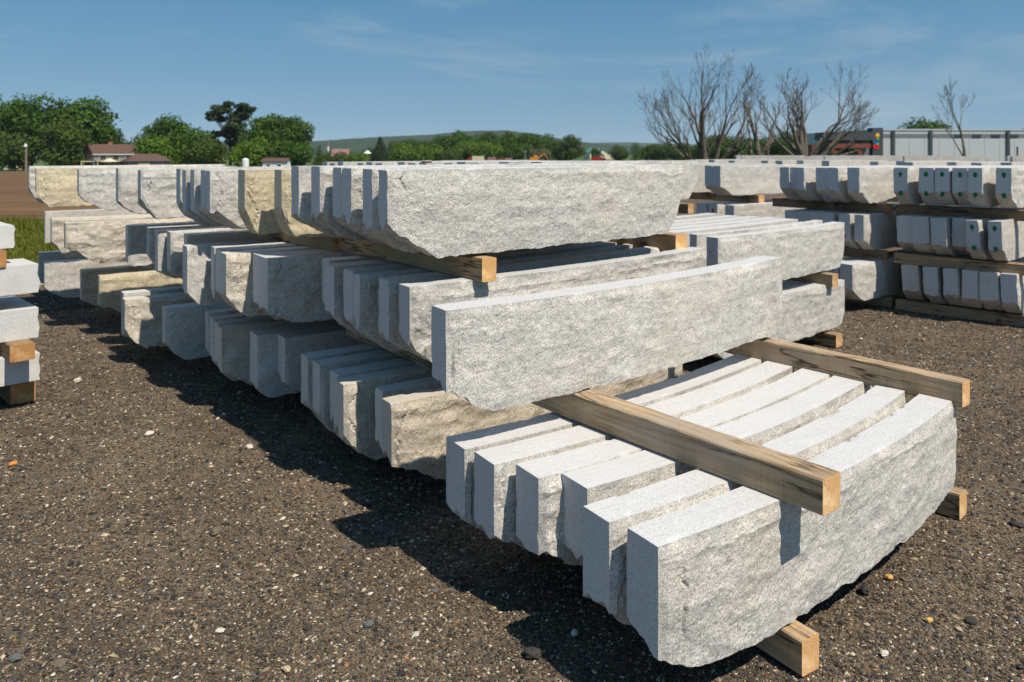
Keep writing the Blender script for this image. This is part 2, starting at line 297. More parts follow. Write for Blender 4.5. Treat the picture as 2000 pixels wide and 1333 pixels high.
# ------------------------------------------------------------------ granite slabs
# slab survey in metres: near top right corner, heading, sweep, width, length, height, end break
COLS = ['pile', 'tier', 'x', 'y', 'z', 'head', 'turn', 'w', 'len', 'h', 'cL', 'cR', 'run', 'fcut', 'frun', 'tint', 'res', 'lean', 'dots', 'label']
STONES = [dict(zip(COLS, r)) for r in [
 ('F', 1, -0.193, 3.192, 0.583, 31.5, 17, 0.17, 2.2, 0.447, 0.34, 0.36, 0.3, 0.25, 0.12, 0, 3, 0, [], 'innermost slab of the low front pile, its top half shaded by the loose slab'),
 ('F', 1, -0.07, 3.031, 0.585, 31.5, 17, 0.16, 2.2, 0.447, 0.36, 0.37, 0.3, 0.25, 0.12, 0, 3, 0, [], 'second slab from the inside of the low front pile, narrow shadow on its split side'),
 ('F', 1, 0.098, 2.897, 0.588, 31.5, 17, 0.157, 2.2, 0.447, 0.35, 0.36, 0.3, 0.25, 0.12, 0, 3, 0, [], 'third slab of the low front pile, dark chips in a row down its sunlit side'),
 ('F', 1, 0.271, 2.806, 0.589, 31.5, 17, 0.159, 2.2, 0.447, 0.33, 0.36, 0.3, 0.25, 0.12, 0, 3, 0, [], 'slab set back between the chipped one and the jutting one in the low front pile'),
 ('F', 1, 0.317, 2.541, 0.593, 31.5, 17, 0.141, 2.2, 0.447, 0.34, 0.29, 0.3, 0.25, 0.12, 0, 3, 0, [], 'jutting slab of the low front pile with a broken foot, next to the outermost'),
 ('F', 1, 0.446, 2.377, 0.596, 31.5, 17, 0.147, 2.28, 0.447, 0.35, 0.2, 0.3, 0.25, 0.12, 0, 5, 0, [], 'outermost curved slab of the low front pile, long sunlit split face with a timber shadow'),
 ('O', 2, -0.265, 3.134, 1.164, 32, 16, 0.135, 2.5, 0.447, 0.34, 0.27, 0.24, 0.3, 0.08, 0, 5, 0, [], 'single curved slab lying alone on two timbers above the low front pile'),
 ('M', 1, -0.588, 3.798, 0.573, 34, 11, 0.114, 2.25, 0.447, 0.39, 0.35, 0.27, 0.25, 0.12, 3, 4, 0, [], 'brownish slab at the near end of the bottom layer, ragged tail over shadowed gravel'),
 ('M', 1, -0.668, 4.013, 0.57, 34, 11, 0.093, 2.25, 0.447, 0.36, 0.32, 0.2, 0.25, 0.12, 0, 3, 0, [], 'chipped slab squeezed behind the brownish slab in the bottom layer of the long pile'),
 ('M', 1, -0.894, 4.128, 0.568, 34, 11, 0.138, 2.25, 0.447, 0.38, 0.35, 0.17, 0.25, 0.12, 4, 3, 0, [], 'bottom layer slab whose top corner and split side catch the sun'),
 ('M', 1, -0.962, 4.316, 0.565, 34, 11, 0.134, 2.25, 0.447, 0.4, 0.39, 0.12, 0.25, 0.12, 0, 2, 0, [], 'bottom layer slab directly behind the one with a sunlit top corner'),
 ('M', 1, -1.119, 4.537, 0.561, 34, 11, 0.125, 2.25, 0.447, 0.36, 0.33, 0.12, 0.25, 0.12, 0, 2, 0, [], 'fully shaded bottom layer slab, second of the four evenly stepped ends'),
 ('M', 1, -1.234, 4.705, 0.559, 34, 11, 0.125, 2.25, 0.447, 0.37, 0.34, 0.12, 0.25, 0.12, 0, 2, 0, [], 'fully shaded bottom layer slab, first and deepest of the four evenly stepped ends'),
 ('M', 1, -1.527, 5.238, 0.55, 34, 11, 0.167, 2.25, 0.447, 0.33, 0.33, 0.3, 0.25, 0.12, 0, 2, 0, [], 'shaded slab standing alone left of the four stepped ends in the bottom layer'),
 ('M', 1, -1.74, 5.319, 0.549, 34, 11, 0.184, 2.25, 0.447, 0.21, 0.16, 0.08, 0.25, 0.12, 0, 2, 0, [], 'shaded bottom layer slab with a split flake at the foot of its end'),
 ('M', 1, -2.068, 5.544, 0.545, 34, 11, 0.104, 2.25, 0.447, 0.36, 0.32, 0.2, 0.25, 0.12, 4, 2, 0, [], 'bottom layer slab with a torn patch of sunlight on its tan split side'),
 ('M', 1, -2.158, 5.714, 0.543, 34, 11, 0.116, 2.25, 0.447, 0.34, 0.31, 0.12, 0.25, 0.12, 0, 2, 0, [], 'thin shaded slab pressed against the one with the torn sun patch'),
 ('M', 1, -2.261, 5.894, 0.54, 34, 11, 0.114, 2.25, 0.447, 0.33, 0.3, 0.12, 0.25, 0.12, 0, 2, 0, [], 'middle one of three thin stepped slabs in the shaded bottom layer'),
 ('M', 1, -2.393, 6.139, 0.536, 34, 11, 0.113, 2.25, 0.447, 0.33, 0.31, 0.12, 0.25, 0.12, 0, 2, 0, [], 'rearmost of three thin stepped slabs in the shaded bottom layer'),
 ('M', 1, -2.815, 6.326, 0.533, 34, 11, 0.15, 2.25, 0.447, 0.31, 0.33, 0.17, 0.25, 0.12, 0, 3, 0, [], 'broad shaded slab in the bottom layer with a hooked break in its lower edge'),
 ('M', 1, -3.343, 6.721, 0.526, 34, 11, 0.16, 2.25, 0.447, 0.33, 0.38, 0.17, 0.25, 0.12, 4, 3, 0, [], 'bottom layer slab with sunlit side cut by a square shadow, beside the hooked slab'),
 ('M', 1, -3.528, 7.07, 0.521, 34, 11, 0.15, 2.25, 0.447, 0.12, 0.12, 0.12, 0.25, 0.12, 0, 2, 0, [], 'slab behind the one cut by a square shadow, only its sunlit top corner showing'),
 ('M', 1, -4.337, 8.179, 0.503, 34, 11, 0.15, 2.25, 0.447, 0.32, 0.35, 0.3, 0.25, 0.12, 2, 2, 0, [], 'tan slab in the bottom layer with a curved shadow across its upper edge'),
 ('M', 1, -4.768, 8.617, 0.496, 34, 11, 0.16, 2.25, 0.447, 0.23, 0.26, 0.2, 0.25, 0.12, 3, 2, 0, [], 'dull brown shaded slab in the bottom layer near the left end'),
 ('M', 1, -5.583, 9.295, 0.485, 34, 11, 0.16, 2.25, 0.447, 0.32, 0.37, 0.23, 0.25, 0.12, 0, 2, 0, [], 'last bottom layer slab but one, in shade with a small sunlit rectangle on its side'),
 ('M', 1, -6.246, 10.276, 0.475, 34, 11, 0.16, 2.25, 0.447, 0.12, 0.12, 0.12, 0.25, 0.12, 0, 1, 0, [], 'dark slab at the far left end of the bottom layer beside the grass'),
 ('M', 2, -0.502, 3.816, 1.141, 34.5, 11.5, 0.118, 2.42, 0.447, 0.42, 0.38, 0.25, 0.25, 0.12, 0, 4, 0, [], 'sunlit near slab of the middle layer, half hidden by the loose slab'),
 ('M', 2, -0.639, 4.033, 1.137, 34.5, 11.5, 0.125, 2.3, 0.447, 0.35, 0.33, 0.22, 0.25, 0.12, 0, 3, 0, [], 'middle layer slab with a thin wedge of sunlight on its split side'),
 ('M', 2, -0.824, 4.214, 1.135, 34.5, 11.5, 0.085, 2.3, 0.447, 0.36, 0.32, 0.2, 0.25, 0.12, 0, 3, 0, [], 'right half of the widest shaded pair of ends in the middle layer'),
 ('M', 2, -0.894, 4.377, 1.132, 34.5, 11.5, 0.141, 2.3, 0.447, 0.36, 0.36, 0.2, 0.25, 0.12, 0, 2, 0, [], 'left half of the widest shaded pair of ends in the middle layer'),
 ('M', 2, -1.046, 4.575, 1.129, 34.5, 11.5, 0.147, 2.3, 0.447, 0.38, 0.34, 0.2, 0.25, 0.12, 0, 2, 0, [], 'shaded middle layer slab just right of the broad dark rough face'),
 ('M', 2, -1.147, 4.882, 1.124, 34.5, 11.5, 0.123, 2.3, 0.447, 0.33, 0.32, 0.12, 0.25, 0.12, 0, 2, 0, [], 'slab set back in shade against the broad dark rough face, middle layer'),
 ('M', 2, -1.561, 4.976, 1.122, 34.5, 11.5, 0.186, 2.3, 0.447, 0.24, 0.24, 0.22, 0.25, 0.12, 0, 4, 0, [], 'middle layer slab with a broad dark rough face and a sunlit edge along its top'),
 ('M', 2, -1.67, 5.145, 1.12, 34.5, 11.5, 0.145, 2.3, 0.447, 0.26, 0.24, 0.12, 0.25, 0.12, 0, 2, 0, [], 'slim slab behind the broad dark rough face, chipped to a point at the foot'),
 ('M', 2, -1.919, 5.225, 1.118, 34.5, 11.5, 0.158, 2.3, 0.447, 0.37, 0.38, 0.17, 0.25, 0.12, 4, 3, 0, [], 'sunlit middle layer slab with two dark cracks down its split side'),
 ('M', 2, -2.054, 5.486, 1.114, 34.5, 11.5, 0.143, 2.3, 0.447, 0.33, 0.33, 0.12, 0.25, 0.12, 0, 2, 0, [], 'slab just behind the one with two dark cracks in the middle layer'),
 ('M', 2, -2.156, 5.639, 1.112, 34.5, 11.5, 0.105, 2.3, 0.447, 0.29, 0.12, 0.12, 0.25, 0.12, 0, 2, 0, [], 'second slab behind the one with two dark cracks in the middle layer'),
 ('M', 2, -2.383, 5.71, 1.111, 34.5, 11.5, 0.155, 2.3, 0.447, 0.25, 0.24, 0.1, 0.25, 0.12, 0, 3, 0, [], 'dark slab in the middle layer with a tall pale split along its narrow end'),
 ('M', 2, -2.792, 6.699, 1.095, 34.5, 11.5, 0.15, 2.0, 0.447, 0.12, 0.12, 0.12, 0.25, 0.12, 4, 2, 0, [], 'middle layer slab with sunlit side above the dark slab, crossed by a timber shadow'),
 ('M', 2, -3.041, 6.929, 1.091, 34.5, 11.5, 0.16, 2.3, 0.447, 0.19, 0.22, 0.15, 0.25, 0.12, 0, 2, 0, [], 'middle layer slab with a half sunlit cracked side behind the dark slab'),
 ('M', 2, -3.214, 7.064, 1.089, 34.5, 11.5, 0.15, 2.3, 0.447, 0.17, 0.19, 0.15, 0.25, 0.12, 0, 2, 0, [], 'middle layer slab lit in a narrow vertical band, third left of the dark slab'),
 ('M', 2, -3.437, 7.379, 1.084, 34.5, 11.5, 0.15, 2.3, 0.447, 0.35, 0.36, 0.12, 0.25, 0.12, 0, 2, 0, [], 'shaded middle layer slab between a narrow lit band and a wide blue grey side'),
 ('M', 2, -3.779, 7.659, 1.079, 34.5, 11.5, 0.16, 2.3, 0.447, 0.17, 0.18, 0.2, 0.25, 0.12, 0, 2, 0, [], 'middle layer slab with a wide blue grey shaded side near the boulder-faced slab'),
 ('M', 2, -4.587, 7.996, 1.074, 34.5, 11.5, 0.17, 2.3, 0.447, 0.46, 0.46, 0.35, 0.25, 0.12, 4, 4, 0, [], 'rough boulder-faced slab near the left end of the middle layer, fully sunlit'),
 ('M', 2, -5.111, 8.642, 1.064, 34.5, 11.5, 0.18, 2.3, 0.447, 0.37, 0.41, 0.12, 0.25, 0.12, 4, 2, 0, [], 'slab with a sunlit rounded end behind the boulder-faced slab at the left'),
 ('M', 2, -5.977, 9.962, 1.043, 34.5, 11.5, 0.17, 2.3, 0.447, 0.12, 0.12, 0.12, 0.25, 0.12, 0, 1, 0, [], 'dark slab closing the middle layer at its far left end'),
 ('M', 3, -0.6, 3.75, 1.716, 34.5, 11.5, 0.105, 2.3, 0.447, 0.38, 0.36, 0.26, 0.6, 0.2, 0, 5, 0, [], 'large sunlit split face slab at the near end of the top layer'),
 ('M', 3, -0.706, 3.93, 1.717, 34.5, 11.5, 0.117, 2.3, 0.447, 0.37, 0.35, 0.25, 0.25, 0.12, 0, 3, 0, [], 'top layer slab just behind the large sunlit face at the near end'),
 ('M', 3, -0.857, 4.15, 1.717, 34.5, 11.5, 0.134, 2.3, 0.447, 0.34, 0.34, 0.27, 0.25, 0.12, 0, 3, 0, [], 'right half of the wide shaded double end in the top layer'),
 ('M', 3, -0.937, 4.27, 1.719, 34.5, 11.5, 0.123, 2.3, 0.447, 0.34, 0.34, 0.25, 0.25, 0.12, 0, 2, 0, [], 'left half of the wide shaded double end in the top layer'),
 ('M', 3, -1.092, 4.42, 1.722, 34.5, 11.5, 0.136, 2.3, 0.447, 0.33, 0.33, 0.25, 0.25, 0.12, 0, 2, 0, [], 'top layer slab between the tan slabs and the wide double end, right one of two'),
 ('M', 3, -1.26, 4.6, 1.72, 34.5, 11.5, 0.134, 2.3, 0.447, 0.32, 0.33, 0.26, 0.25, 0.12, 0, 2, 0, [], 'top layer slab between the tan slabs and the wide double end, left one of two'),
 ('M', 3, -1.48, 5.0, 1.69, 34.5, 11.5, 0.15, 2.3, 0.447, 0.36, 0.38, 0.1, 0.25, 0.12, 2, 3, 0, [], 'right one of two tan slabs in the top layer, partly hidden by a grey end'),
 ('M', 3, -1.786, 5.2, 1.685, 34.5, 11.5, 0.16, 2.3, 0.447, 0.35, 0.37, 0.1, 0.25, 0.12, 2, 3, 0, [], 'left one of two tan slabs in the top layer, broad face with a tall shadow'),
 ('M', 3, -2.174, 5.6, 1.671, 34.5, 11.5, 0.126, 2.3, 0.447, 0.35, 0.34, 0.26, 0.25, 0.12, 0, 3, 0, [], 'grey top layer slab left of the tan pair with a long sunlit face'),
 ('M', 3, -2.254, 5.72, 1.672, 34.5, 11.5, 0.148, 2.3, 0.447, 0.33, 0.34, 0.22, 0.25, 0.12, 0, 2, 0, [], 'slab whose end sits flush behind the long sunlit grey face in the top layer'),
 ('M', 3, -2.41, 5.9, 1.67, 34.5, 11.5, 0.126, 2.3, 0.447, 0.3, 0.31, 0.2, 0.25, 0.12, 0, 2, 0, [], 'middle of three narrow ends with tall shadows in the top layer'),
 ('M', 3, -2.535, 6.05, 1.665, 34.5, 11.5, 0.128, 2.3, 0.447, 0.24, 0.25, 0.12, 0.25, 0.12, 0, 2, 0, [], 'left of three narrow ends with tall shadows in the top layer'),
 ('M', 3, -2.707, 6.35, 1.67, 34.5, 11.5, 0.15, 2.3, 0.447, 0.28, 0.3, 0.15, 0.25, 0.12, 0, 2, 0, [], 'slab seen only as a sliver of end left of the three narrow ends, top layer'),
 ('M', 3, -3.291, 6.9, 1.646, 34.5, 11.5, 0.16, 2.3, 0.447, 0.35, 0.37, 0.14, 0.25, 0.12, 0, 3, 0, [], 'top layer slab with a broad grey split face bearing twin spiked shadows'),
 ('M', 3, -3.719, 7.35, 1.653, 34.5, 11.5, 0.15, 2.3, 0.447, 0.26, 0.27, 0.2, 0.25, 0.12, 0, 2, 0, [], 'top layer slab with one thin dark upright end, left of the twin spiked shadows'),
 ('M', 3, -4.508, 8.1, 1.629, 34.5, 11.5, 0.16, 2.3, 0.447, 0.34, 0.36, 0.3, 0.25, 0.12, 0, 3, 0, [], 'chipped grey slab next to the tan end slab in the top layer'),
 ('M', 3, -5.411, 8.85, 1.622, 34.5, 11.5, 0.15, 2.3, 0.447, 0.33, 0.33, 0.13, 0.25, 0.12, 2, 3, 0, [], 'tan slab near the far left end of the top layer, against the brown field'),
 ('M', 3, -5.677, 9.15, 1.643, 34.5, 11.5, 0.17, 2.3, 0.447, 0.35, 0.37, 0.13, 0.25, 0.12, 0, 2, 0, [], 'last grey slab at the far left end of the top layer'),
 ('P', 2, 1.697, 6.416, 1.099, 36, 10, 0.118, 2.2, 0.447, 0.12, 0.12, 0.1, 0.5, 0.1, 0, 3, 0, [], 'upper outer slab of the two layer middle pile, broad sunlit face'),
 ('P', 2, 1.591, 6.699, 1.095, 36, 10, 0.086, 2.2, 0.447, 0.12, 0.12, 0.12, 0.25, 0.12, 0, 2, 0, [('yellow_dot', 0.5, 0.42)], 'upper slab with a yellow paint dot on its end behind the front timber'),
 ('P', 2, 1.438, 6.91, 1.091, 36, 10, 0.17, 2.15, 0.447, 0.15, 0.15, 0.12, 0.3, 0.1, 0, 1, 0, [], 'third sunlit top of the two layer middle pile, counted from its outer slab'),
 ('P', 2, 1.297, 7.104, 1.088, 36, 10, 0.17, 2.2, 0.447, 0.15, 0.15, 0.12, 0.3, 0.1, 0, 1, 0, [], 'fourth sunlit top of the two layer middle pile, counted from its outer slab'),
 ('P', 2, 1.156, 7.298, 1.085, 36, 10, 0.17, 2.15, 0.447, 0.15, 0.15, 0.12, 0.3, 0.1, 0, 1, 0, [], 'fifth sunlit top of the two layer middle pile, counted from its outer slab'),
 ('P', 2, 1.015, 7.492, 1.082, 36, 10, 0.17, 2.1, 0.447, 0.15, 0.15, 0.12, 0.3, 0.1, 0, 1, 0, [], 'innermost sunlit top of the two layer middle pile, counted from its outer slab'),
 ('P', 1, 1.69, 6.383, 0.532, 36, 9, 0.18, 2.15, 0.447, 0.1, 0.1, 0.1, 0.3, 0.15, 0, 3, 0, [], 'lower outer slab of the two layer middle pile, grey face with a short timber shadow'),
 ('P', 1, 1.572, 6.573, 0.529, 36, 9, 0.18, 2.15, 0.447, 0.1, 0.1, 0.1, 0.3, 0.15, 0, 1, 0, [], 'second lower slab of the two layer middle pile, mostly hidden'),
 ('P', 1, 1.414, 6.763, 0.526, 36, 9, 0.18, 2.15, 0.447, 0.1, 0.1, 0.1, 0.3, 0.15, 0, 1, 0, [], 'third lower slab of the two layer middle pile, hidden under the yellow dot slab'),
 ('P', 1, 1.296, 6.954, 0.523, 36, 9, 0.18, 2.15, 0.447, 0.1, 0.1, 0.1, 0.3, 0.15, 0, 1, 0, [], 'fourth lower slab of the two layer middle pile, deep in shade'),
 ('P', 1, 1.138, 7.144, 0.52, 36, 9, 0.18, 2.15, 0.447, 0.1, 0.1, 0.1, 0.3, 0.15, 0, 1, 0, [], 'innermost lower slab of the two layer middle pile, deep in shade'),
 ('RA', 3, 3.645, 10.24, 1.611, 36, 0, 0.14, 2.6, 0.447, 0.36, 0.36, 0.22, 0.3, 0.2, 0, 2, 0, [], 'shaded end without dots, leftmost in the top layer of the undotted stack'),
 ('RA', 3, 3.725, 10.18, 1.611, 36, 0, 0.09, 2.6, 0.447, 0.36, 0.36, 0.22, 0.3, 0.2, 0, 2, 0, [], 'shaded end without dots, second from the left in the top layer of the undotted stack'),
 ('RA', 3, 3.755, 10.003, 1.611, 36, 0, 0.123, 2.6, 0.447, 0.36, 0.36, 0.22, 0.3, 0.2, 0, 2, 0, [], 'shaded end without dots, third from the left in the top layer of the undotted stack'),
 ('RA', 3, 3.959, 9.808, 1.613, 36, 0, 0.146, 2.6, 0.447, 0.36, 0.36, 0.22, 0.3, 0.2, 0, 2, 0, [], 'shaded end without dots, fourth from the left in the top layer of the undotted stack'),
 ('RA', 3, 4.055, 9.675, 1.615, 36, 0, 0.16, 2.6, 0.447, 0.36, 0.36, 0.22, 0.3, 0.2, 0, 2, 0, [], 'shaded end without dots, fifth from the left in the top layer of the undotted stack'),
 ('RA', 3, 4.218, 9.45, 1.619, 36, 0, 0.156, 2.6, 0.447, 0.36, 0.36, 0.22, 0.3, 0.2, 0, 2, 0, [], 'shaded end without dots, rightmost in the top layer of the undotted stack'),
 ('RA', 2, 3.707, 10.153, 1.043, 36, 0, 0.169, 2.6, 0.447, 0.3, 0.3, 0.2, 0.3, 0.2, 0, 2, 0, [], 'undotted blue grey end above the middle pile tops, leftmost of its layer'),
 ('RA', 2, 3.81, 10.012, 1.043, 36, 0, 0.168, 2.6, 0.447, 0.3, 0.3, 0.2, 0.3, 0.2, 0, 2, 0, [('red_dot', 0.5, 0.62)], 'end with a half hidden red dot, second in the middle layer of the undotted stack'),
 ('RA', 2, 3.908, 9.877, 1.044, 36, 0, 0.163, 2.6, 0.447, 0.3, 0.3, 0.2, 0.3, 0.2, 0, 2, 0, [('red_dot', 0.5, 0.66)], 'end with a full red dot, third in the middle layer of the undotted stack'),
 ('RA', 2, 4.014, 9.731, 1.046, 36, 0, 0.176, 2.6, 0.447, 0.3, 0.3, 0.2, 0.3, 0.2, 0, 2, 0, [('red_dot', 0.5, 0.66)], 'end with a red dot just above the sunlit slab, fourth in its layer'),
 ('RA', 2, 4.15, 9.544, 1.049, 36, 0, 0.156, 2.6, 0.447, 0.3, 0.3, 0.2, 0.3, 0.2, 0, 2, 0, [('red_dot', 0.5, 0.6)], 'end with a red dot beside a thin strip of sun, fifth in its layer'),
 ('RA', 2, 4.226, 9.355, 1.052, 36, 0, 0.115, 2.6, 0.447, 0.3, 0.3, 0.2, 0.3, 0.2, 0, 2, 0, [], 'end with a sunlit upper corner and no dot, right edge of the middle layer'),
 ('RA', 1, 3.828, 9.31, 0.485, 36, 0, 0.169, 2.6, 0.447, 0.3, 0.3, 0.22, 0.3, 0.2, 0, 2, 0, [], 'bottom layer slab of the undotted stack hidden behind the middle pile'),
 ('RA', 1, 3.875, 9.246, 0.486, 36, 0, 0.059, 2.6, 0.447, 0.3, 0.3, 0.22, 0.3, 0.2, 0, 2, 0, [], 'bottom layer slab just peeping out beside the middle pile'),
 ('RA', 1, 3.981, 9.1, 0.488, 36, 0, 0.161, 2.6, 0.447, 0.3, 0.3, 0.22, 0.3, 0.2, 0, 2, 0, [], 'bottom slab with a lit strip on its corner at the undotted stack'),
 ('RB', 3, 4.64, 9.13, 1.624, 43, 0, 0.16, 2.6, 0.447, 0.36, 0.36, 0.22, 0.3, 0.2, 0, 2, 0, [('green_dot', 0.5, 0.16), ('green_dot', 0.52, 0.66)], 'end with two green dots, leftmost in the top layer'),
 ('RB', 3, 4.832, 8.924, 1.627, 43, 0, 0.16, 2.6, 0.447, 0.36, 0.36, 0.22, 0.3, 0.2, 0, 2, 0, [('green_dot', 0.5, 0.16), ('green_dot', 0.52, 0.66)], 'end with two green dots, second from the left in the top layer'),
 ('RB', 3, 4.945, 8.802, 1.629, 43, 0, 0.15, 2.6, 0.447, 0.36, 0.36, 0.22, 0.3, 0.2, 0, 2, 0, [('green_dot', 0.5, 0.16), ('green_dot', 0.52, 0.66)], 'end with two green dots, third from the left in the top layer'),
 ('RB', 3, 5.073, 8.665, 1.631, 43, 0, 0.156, 2.6, 0.447, 0.36, 0.36, 0.22, 0.3, 0.2, 0, 2, 0, [('green_dot', 0.5, 0.16), ('green_dot', 0.52, 0.66)], 'end with two green dots, fourth from the left in the top layer'),
 ('RB', 3, 5.144, 8.516, 1.634, 43, 0, 0.137, 2.6, 0.447, 0.36, 0.36, 0.22, 0.3, 0.2, 0, 2, 0, [('green_dot', 0.5, 0.16), ('green_dot', 0.52, 0.66)], 'end with two green dots, fifth from the left in the top layer'),
 ('RB', 3, 5.345, 8.33, 1.637, 43, 0, 0.142, 2.6, 0.447, 0.36, 0.36, 0.22, 0.3, 0.2, 0, 2, 0, [('green_dot', 0.5, 0.16), ('green_dot', 0.52, 0.66)], 'end with two green dots, rightmost in the top layer'),
 ('RB', 2, 4.702, 9.115, 1.056, 43, 0, 0.192, 2.6, 0.447, 0.3, 0.3, 0.2, 0.3, 0.2, 0, 2, 2, [], 'undotted shaded end, leftmost in the middle layer of the right hand stack'),
 ('RB', 2, 4.788, 8.95, 1.059, 43, 0, 0.176, 2.6, 0.447, 0.3, 0.3, 0.2, 0.3, 0.2, 0, 2, 3, [], 'undotted shaded end with a chipped left edge, second in the middle layer at right'),
 ('RB', 2, 4.887, 8.77, 1.062, 43, 0, 0.161, 2.6, 0.447, 0.3, 0.3, 0.2, 0.3, 0.2, 0, 2, 2, [], 'undotted shaded end, third in the middle layer of the right hand stack'),
 ('RB', 2, 5.09, 8.699, 1.063, 43, 0, 0.156, 2.6, 0.447, 0.3, 0.3, 0.2, 0.3, 0.2, 0, 2, 0, [], 'undotted recessed end, fourth in the middle layer of the right hand stack'),
 ('RB', 2, 5.067, 8.46, 1.067, 43, 0, 0.128, 2.6, 0.447, 0.3, 0.3, 0.2, 0.3, 0.2, 0, 2, 4, [('green_dot', 0.5, 0.16), ('green_dot', 0.52, 0.66)], 'tilted end with two green dots and a lit top corner, middle layer at right'),
 ('RB', 2, 5.206, 8.282, 1.069, 43, 0, 0.13, 2.6, 0.447, 0.3, 0.3, 0.2, 0.3, 0.2, 0, 2, 2, [('green_dot', 0.5, 0.16), ('green_dot', 0.52, 0.66)], 'end with two green dots beside a tan sunlit side, middle layer at right'),
 ('RB', 1, 4.755, 9.122, 0.488, 43, 0, 0.187, 2.6, 0.447, 0.3, 0.3, 0.2, 0.3, 0.2, 0, 2, 4, [], 'leaning shaded end, leftmost in the bottom layer under the green dots'),
 ('RB', 1, 4.847, 8.876, 0.492, 43, 0, 0.153, 2.6, 0.447, 0.3, 0.3, 0.2, 0.3, 0.2, 0, 2, 3, [], 'leaning shaded end, second from the left in the bottom layer under the green dots'),
 ('RB', 1, 4.988, 8.725, 0.494, 43, 0, 0.148, 2.6, 0.447, 0.3, 0.3, 0.2, 0.3, 0.2, 0, 2, 2, [], 'leaning shaded end, third from the left in the bottom layer under the green dots'),
 ('RB', 1, 5.128, 8.575, 0.497, 43, 0, 0.153, 2.6, 0.447, 0.3, 0.3, 0.2, 0.3, 0.2, 0, 2, 0, [], 'leaning shaded end, fourth from the left in the bottom layer under the green dots'),
 ('RB', 1, 5.26, 8.433, 0.499, 43, 0, 0.18, 2.6, 0.447, 0.3, 0.3, 0.2, 0.3, 0.2, 0, 2, 2, [], 'leaning shaded end, fifth from the left in the bottom layer under the green dots'),
 ('RB', 1, 5.384, 8.3, 0.501, 43, 0, 0.156, 2.6, 0.447, 0.3, 0.3, 0.2, 0.3, 0.2, 0, 2, 2, [], 'leaning shaded end, rightmost in the bottom layer under the green dots'),
 ('C', 3, 2.938, 11.421, 1.611, 36, 0, 0.138, 2.5, 0.447, 0.33, 0.33, 0.3, 0.3, 0.2, 0, 2, 0, [], 'left one of two touching shaded ends under the tallest bare tree, top layer'),
 ('C', 3, 3.026, 11.3, 1.611, 36, 0, 0.145, 2.5, 0.447, 0.33, 0.33, 0.3, 0.3, 0.2, 0, 2, 0, [], 'right one of two touching shaded ends under the tallest bare tree, long sunlit face'),
 ('C', 2, 2.897, 11.604, 1.043, 36, 0, 0.191, 2.3, 0.447, 0.3, 0.3, 0.2, 0.3, 0.2, 0, 2, 0, [], 'shaded end beside the short timber stub, middle layer of the stack under the bare tree'),
 ('C', 2, 3.018, 11.438, 1.043, 36, 0, 0.171, 2.3, 0.447, 0.3, 0.3, 0.2, 0.3, 0.2, 0, 2, 0, [('red_dot', 0.5, 0.2)], 'end with a red dot in the middle layer of the stack under the bare tree'),
 ('C', 2, 3.193, 11.196, 1.043, 36, 0, 0.159, 2.3, 0.447, 0.3, 0.3, 0.2, 0.3, 0.2, 0, 2, 0, [], 'end with a tan sunlit side in the stack under the bare tree'),
 ('N', 3, 0.283, 7.42, 1.712, 37, 8, 0.17, 2.5, 0.447, 0.35, 0.35, 0.3, 0.55, 0.2, 0, 2, 0, [], 'curved slab behind the near top slab, its far end arching beside the shaded pair'),
 ('N', 3, 0.126, 7.649, 1.698, 37, 8, 0.17, 2.5, 0.447, 0.35, 0.35, 0.3, 0.55, 0.2, 0, 0, 0, [], 'slab top glimpsed as a pale strip behind the top layer of the long pile'),
 ('N', 3, -0.032, 7.879, 1.707, 37, 8, 0.17, 2.5, 0.447, 0.35, 0.35, 0.3, 0.55, 0.2, 0, 0, 0, [], 'slab top glimpsed as a pale strip behind the top layer of the long pile'),
 ('N', 3, -0.34, 8.108, 1.692, 37, 8, 0.17, 2.5, 0.447, 0.35, 0.35, 0.3, 0.55, 0.2, 0, 0, 0, [], 'slab top glimpsed as a pale strip behind the top layer of the long pile'),
 ('N', 3, -0.498, 8.337, 1.702, 37, 8, 0.17, 2.5, 0.447, 0.35, 0.35, 0.3, 0.55, 0.2, 0, 0, 0, [], 'slab top glimpsed as a pale strip behind the top layer of the long pile'),
 ('N', 3, -0.655, 8.567, 1.687, 37, 8, 0.17, 2.5, 0.447, 0.35, 0.35, 0.3, 0.55, 0.2, 0, 0, 0, [], 'slab top glimpsed as a pale strip behind the top layer of the long pile'),
 ('N', 3, -0.963, 8.796, 1.696, 37, 8, 0.17, 2.5, 0.447, 0.35, 0.35, 0.3, 0.55, 0.2, 0, 0, 0, [], 'slab top glimpsed as a pale strip behind the top layer of the long pile'),
 ('N', 3, -1.121, 9.026, 1.681, 37, 8, 0.17, 2.5, 0.447, 0.35, 0.35, 0.3, 0.55, 0.2, 0, 0, 0, [], 'slab top glimpsed as a pale strip behind the top layer of the long pile'),
 ('N', 3, -1.278, 9.255, 1.691, 37, 8, 0.17, 2.5, 0.447, 0.35, 0.35, 0.3, 0.55, 0.2, 0, 0, 0, [], 'slab top glimpsed as a pale strip behind the top layer of the long pile'),
 ('N', 3, -1.586, 9.484, 1.676, 37, 8, 0.17, 2.5, 0.447, 0.35, 0.35, 0.3, 0.55, 0.2, 0, 0, 0, [], 'slab top glimpsed as a pale strip behind the top layer of the long pile'),
 ('N', 3, -1.744, 9.714, 1.685, 37, 8, 0.17, 2.5, 0.447, 0.35, 0.35, 0.3, 0.55, 0.2, 0, 0, 0, [], 'slab top glimpsed as a pale strip behind the top layer of the long pile'),
 ('N', 3, -1.901, 9.943, 1.671, 37, 8, 0.17, 2.5, 0.447, 0.35, 0.35, 0.3, 0.55, 0.2, 0, 0, 0, [], 'slab top glimpsed as a pale strip behind the top layer of the long pile'),
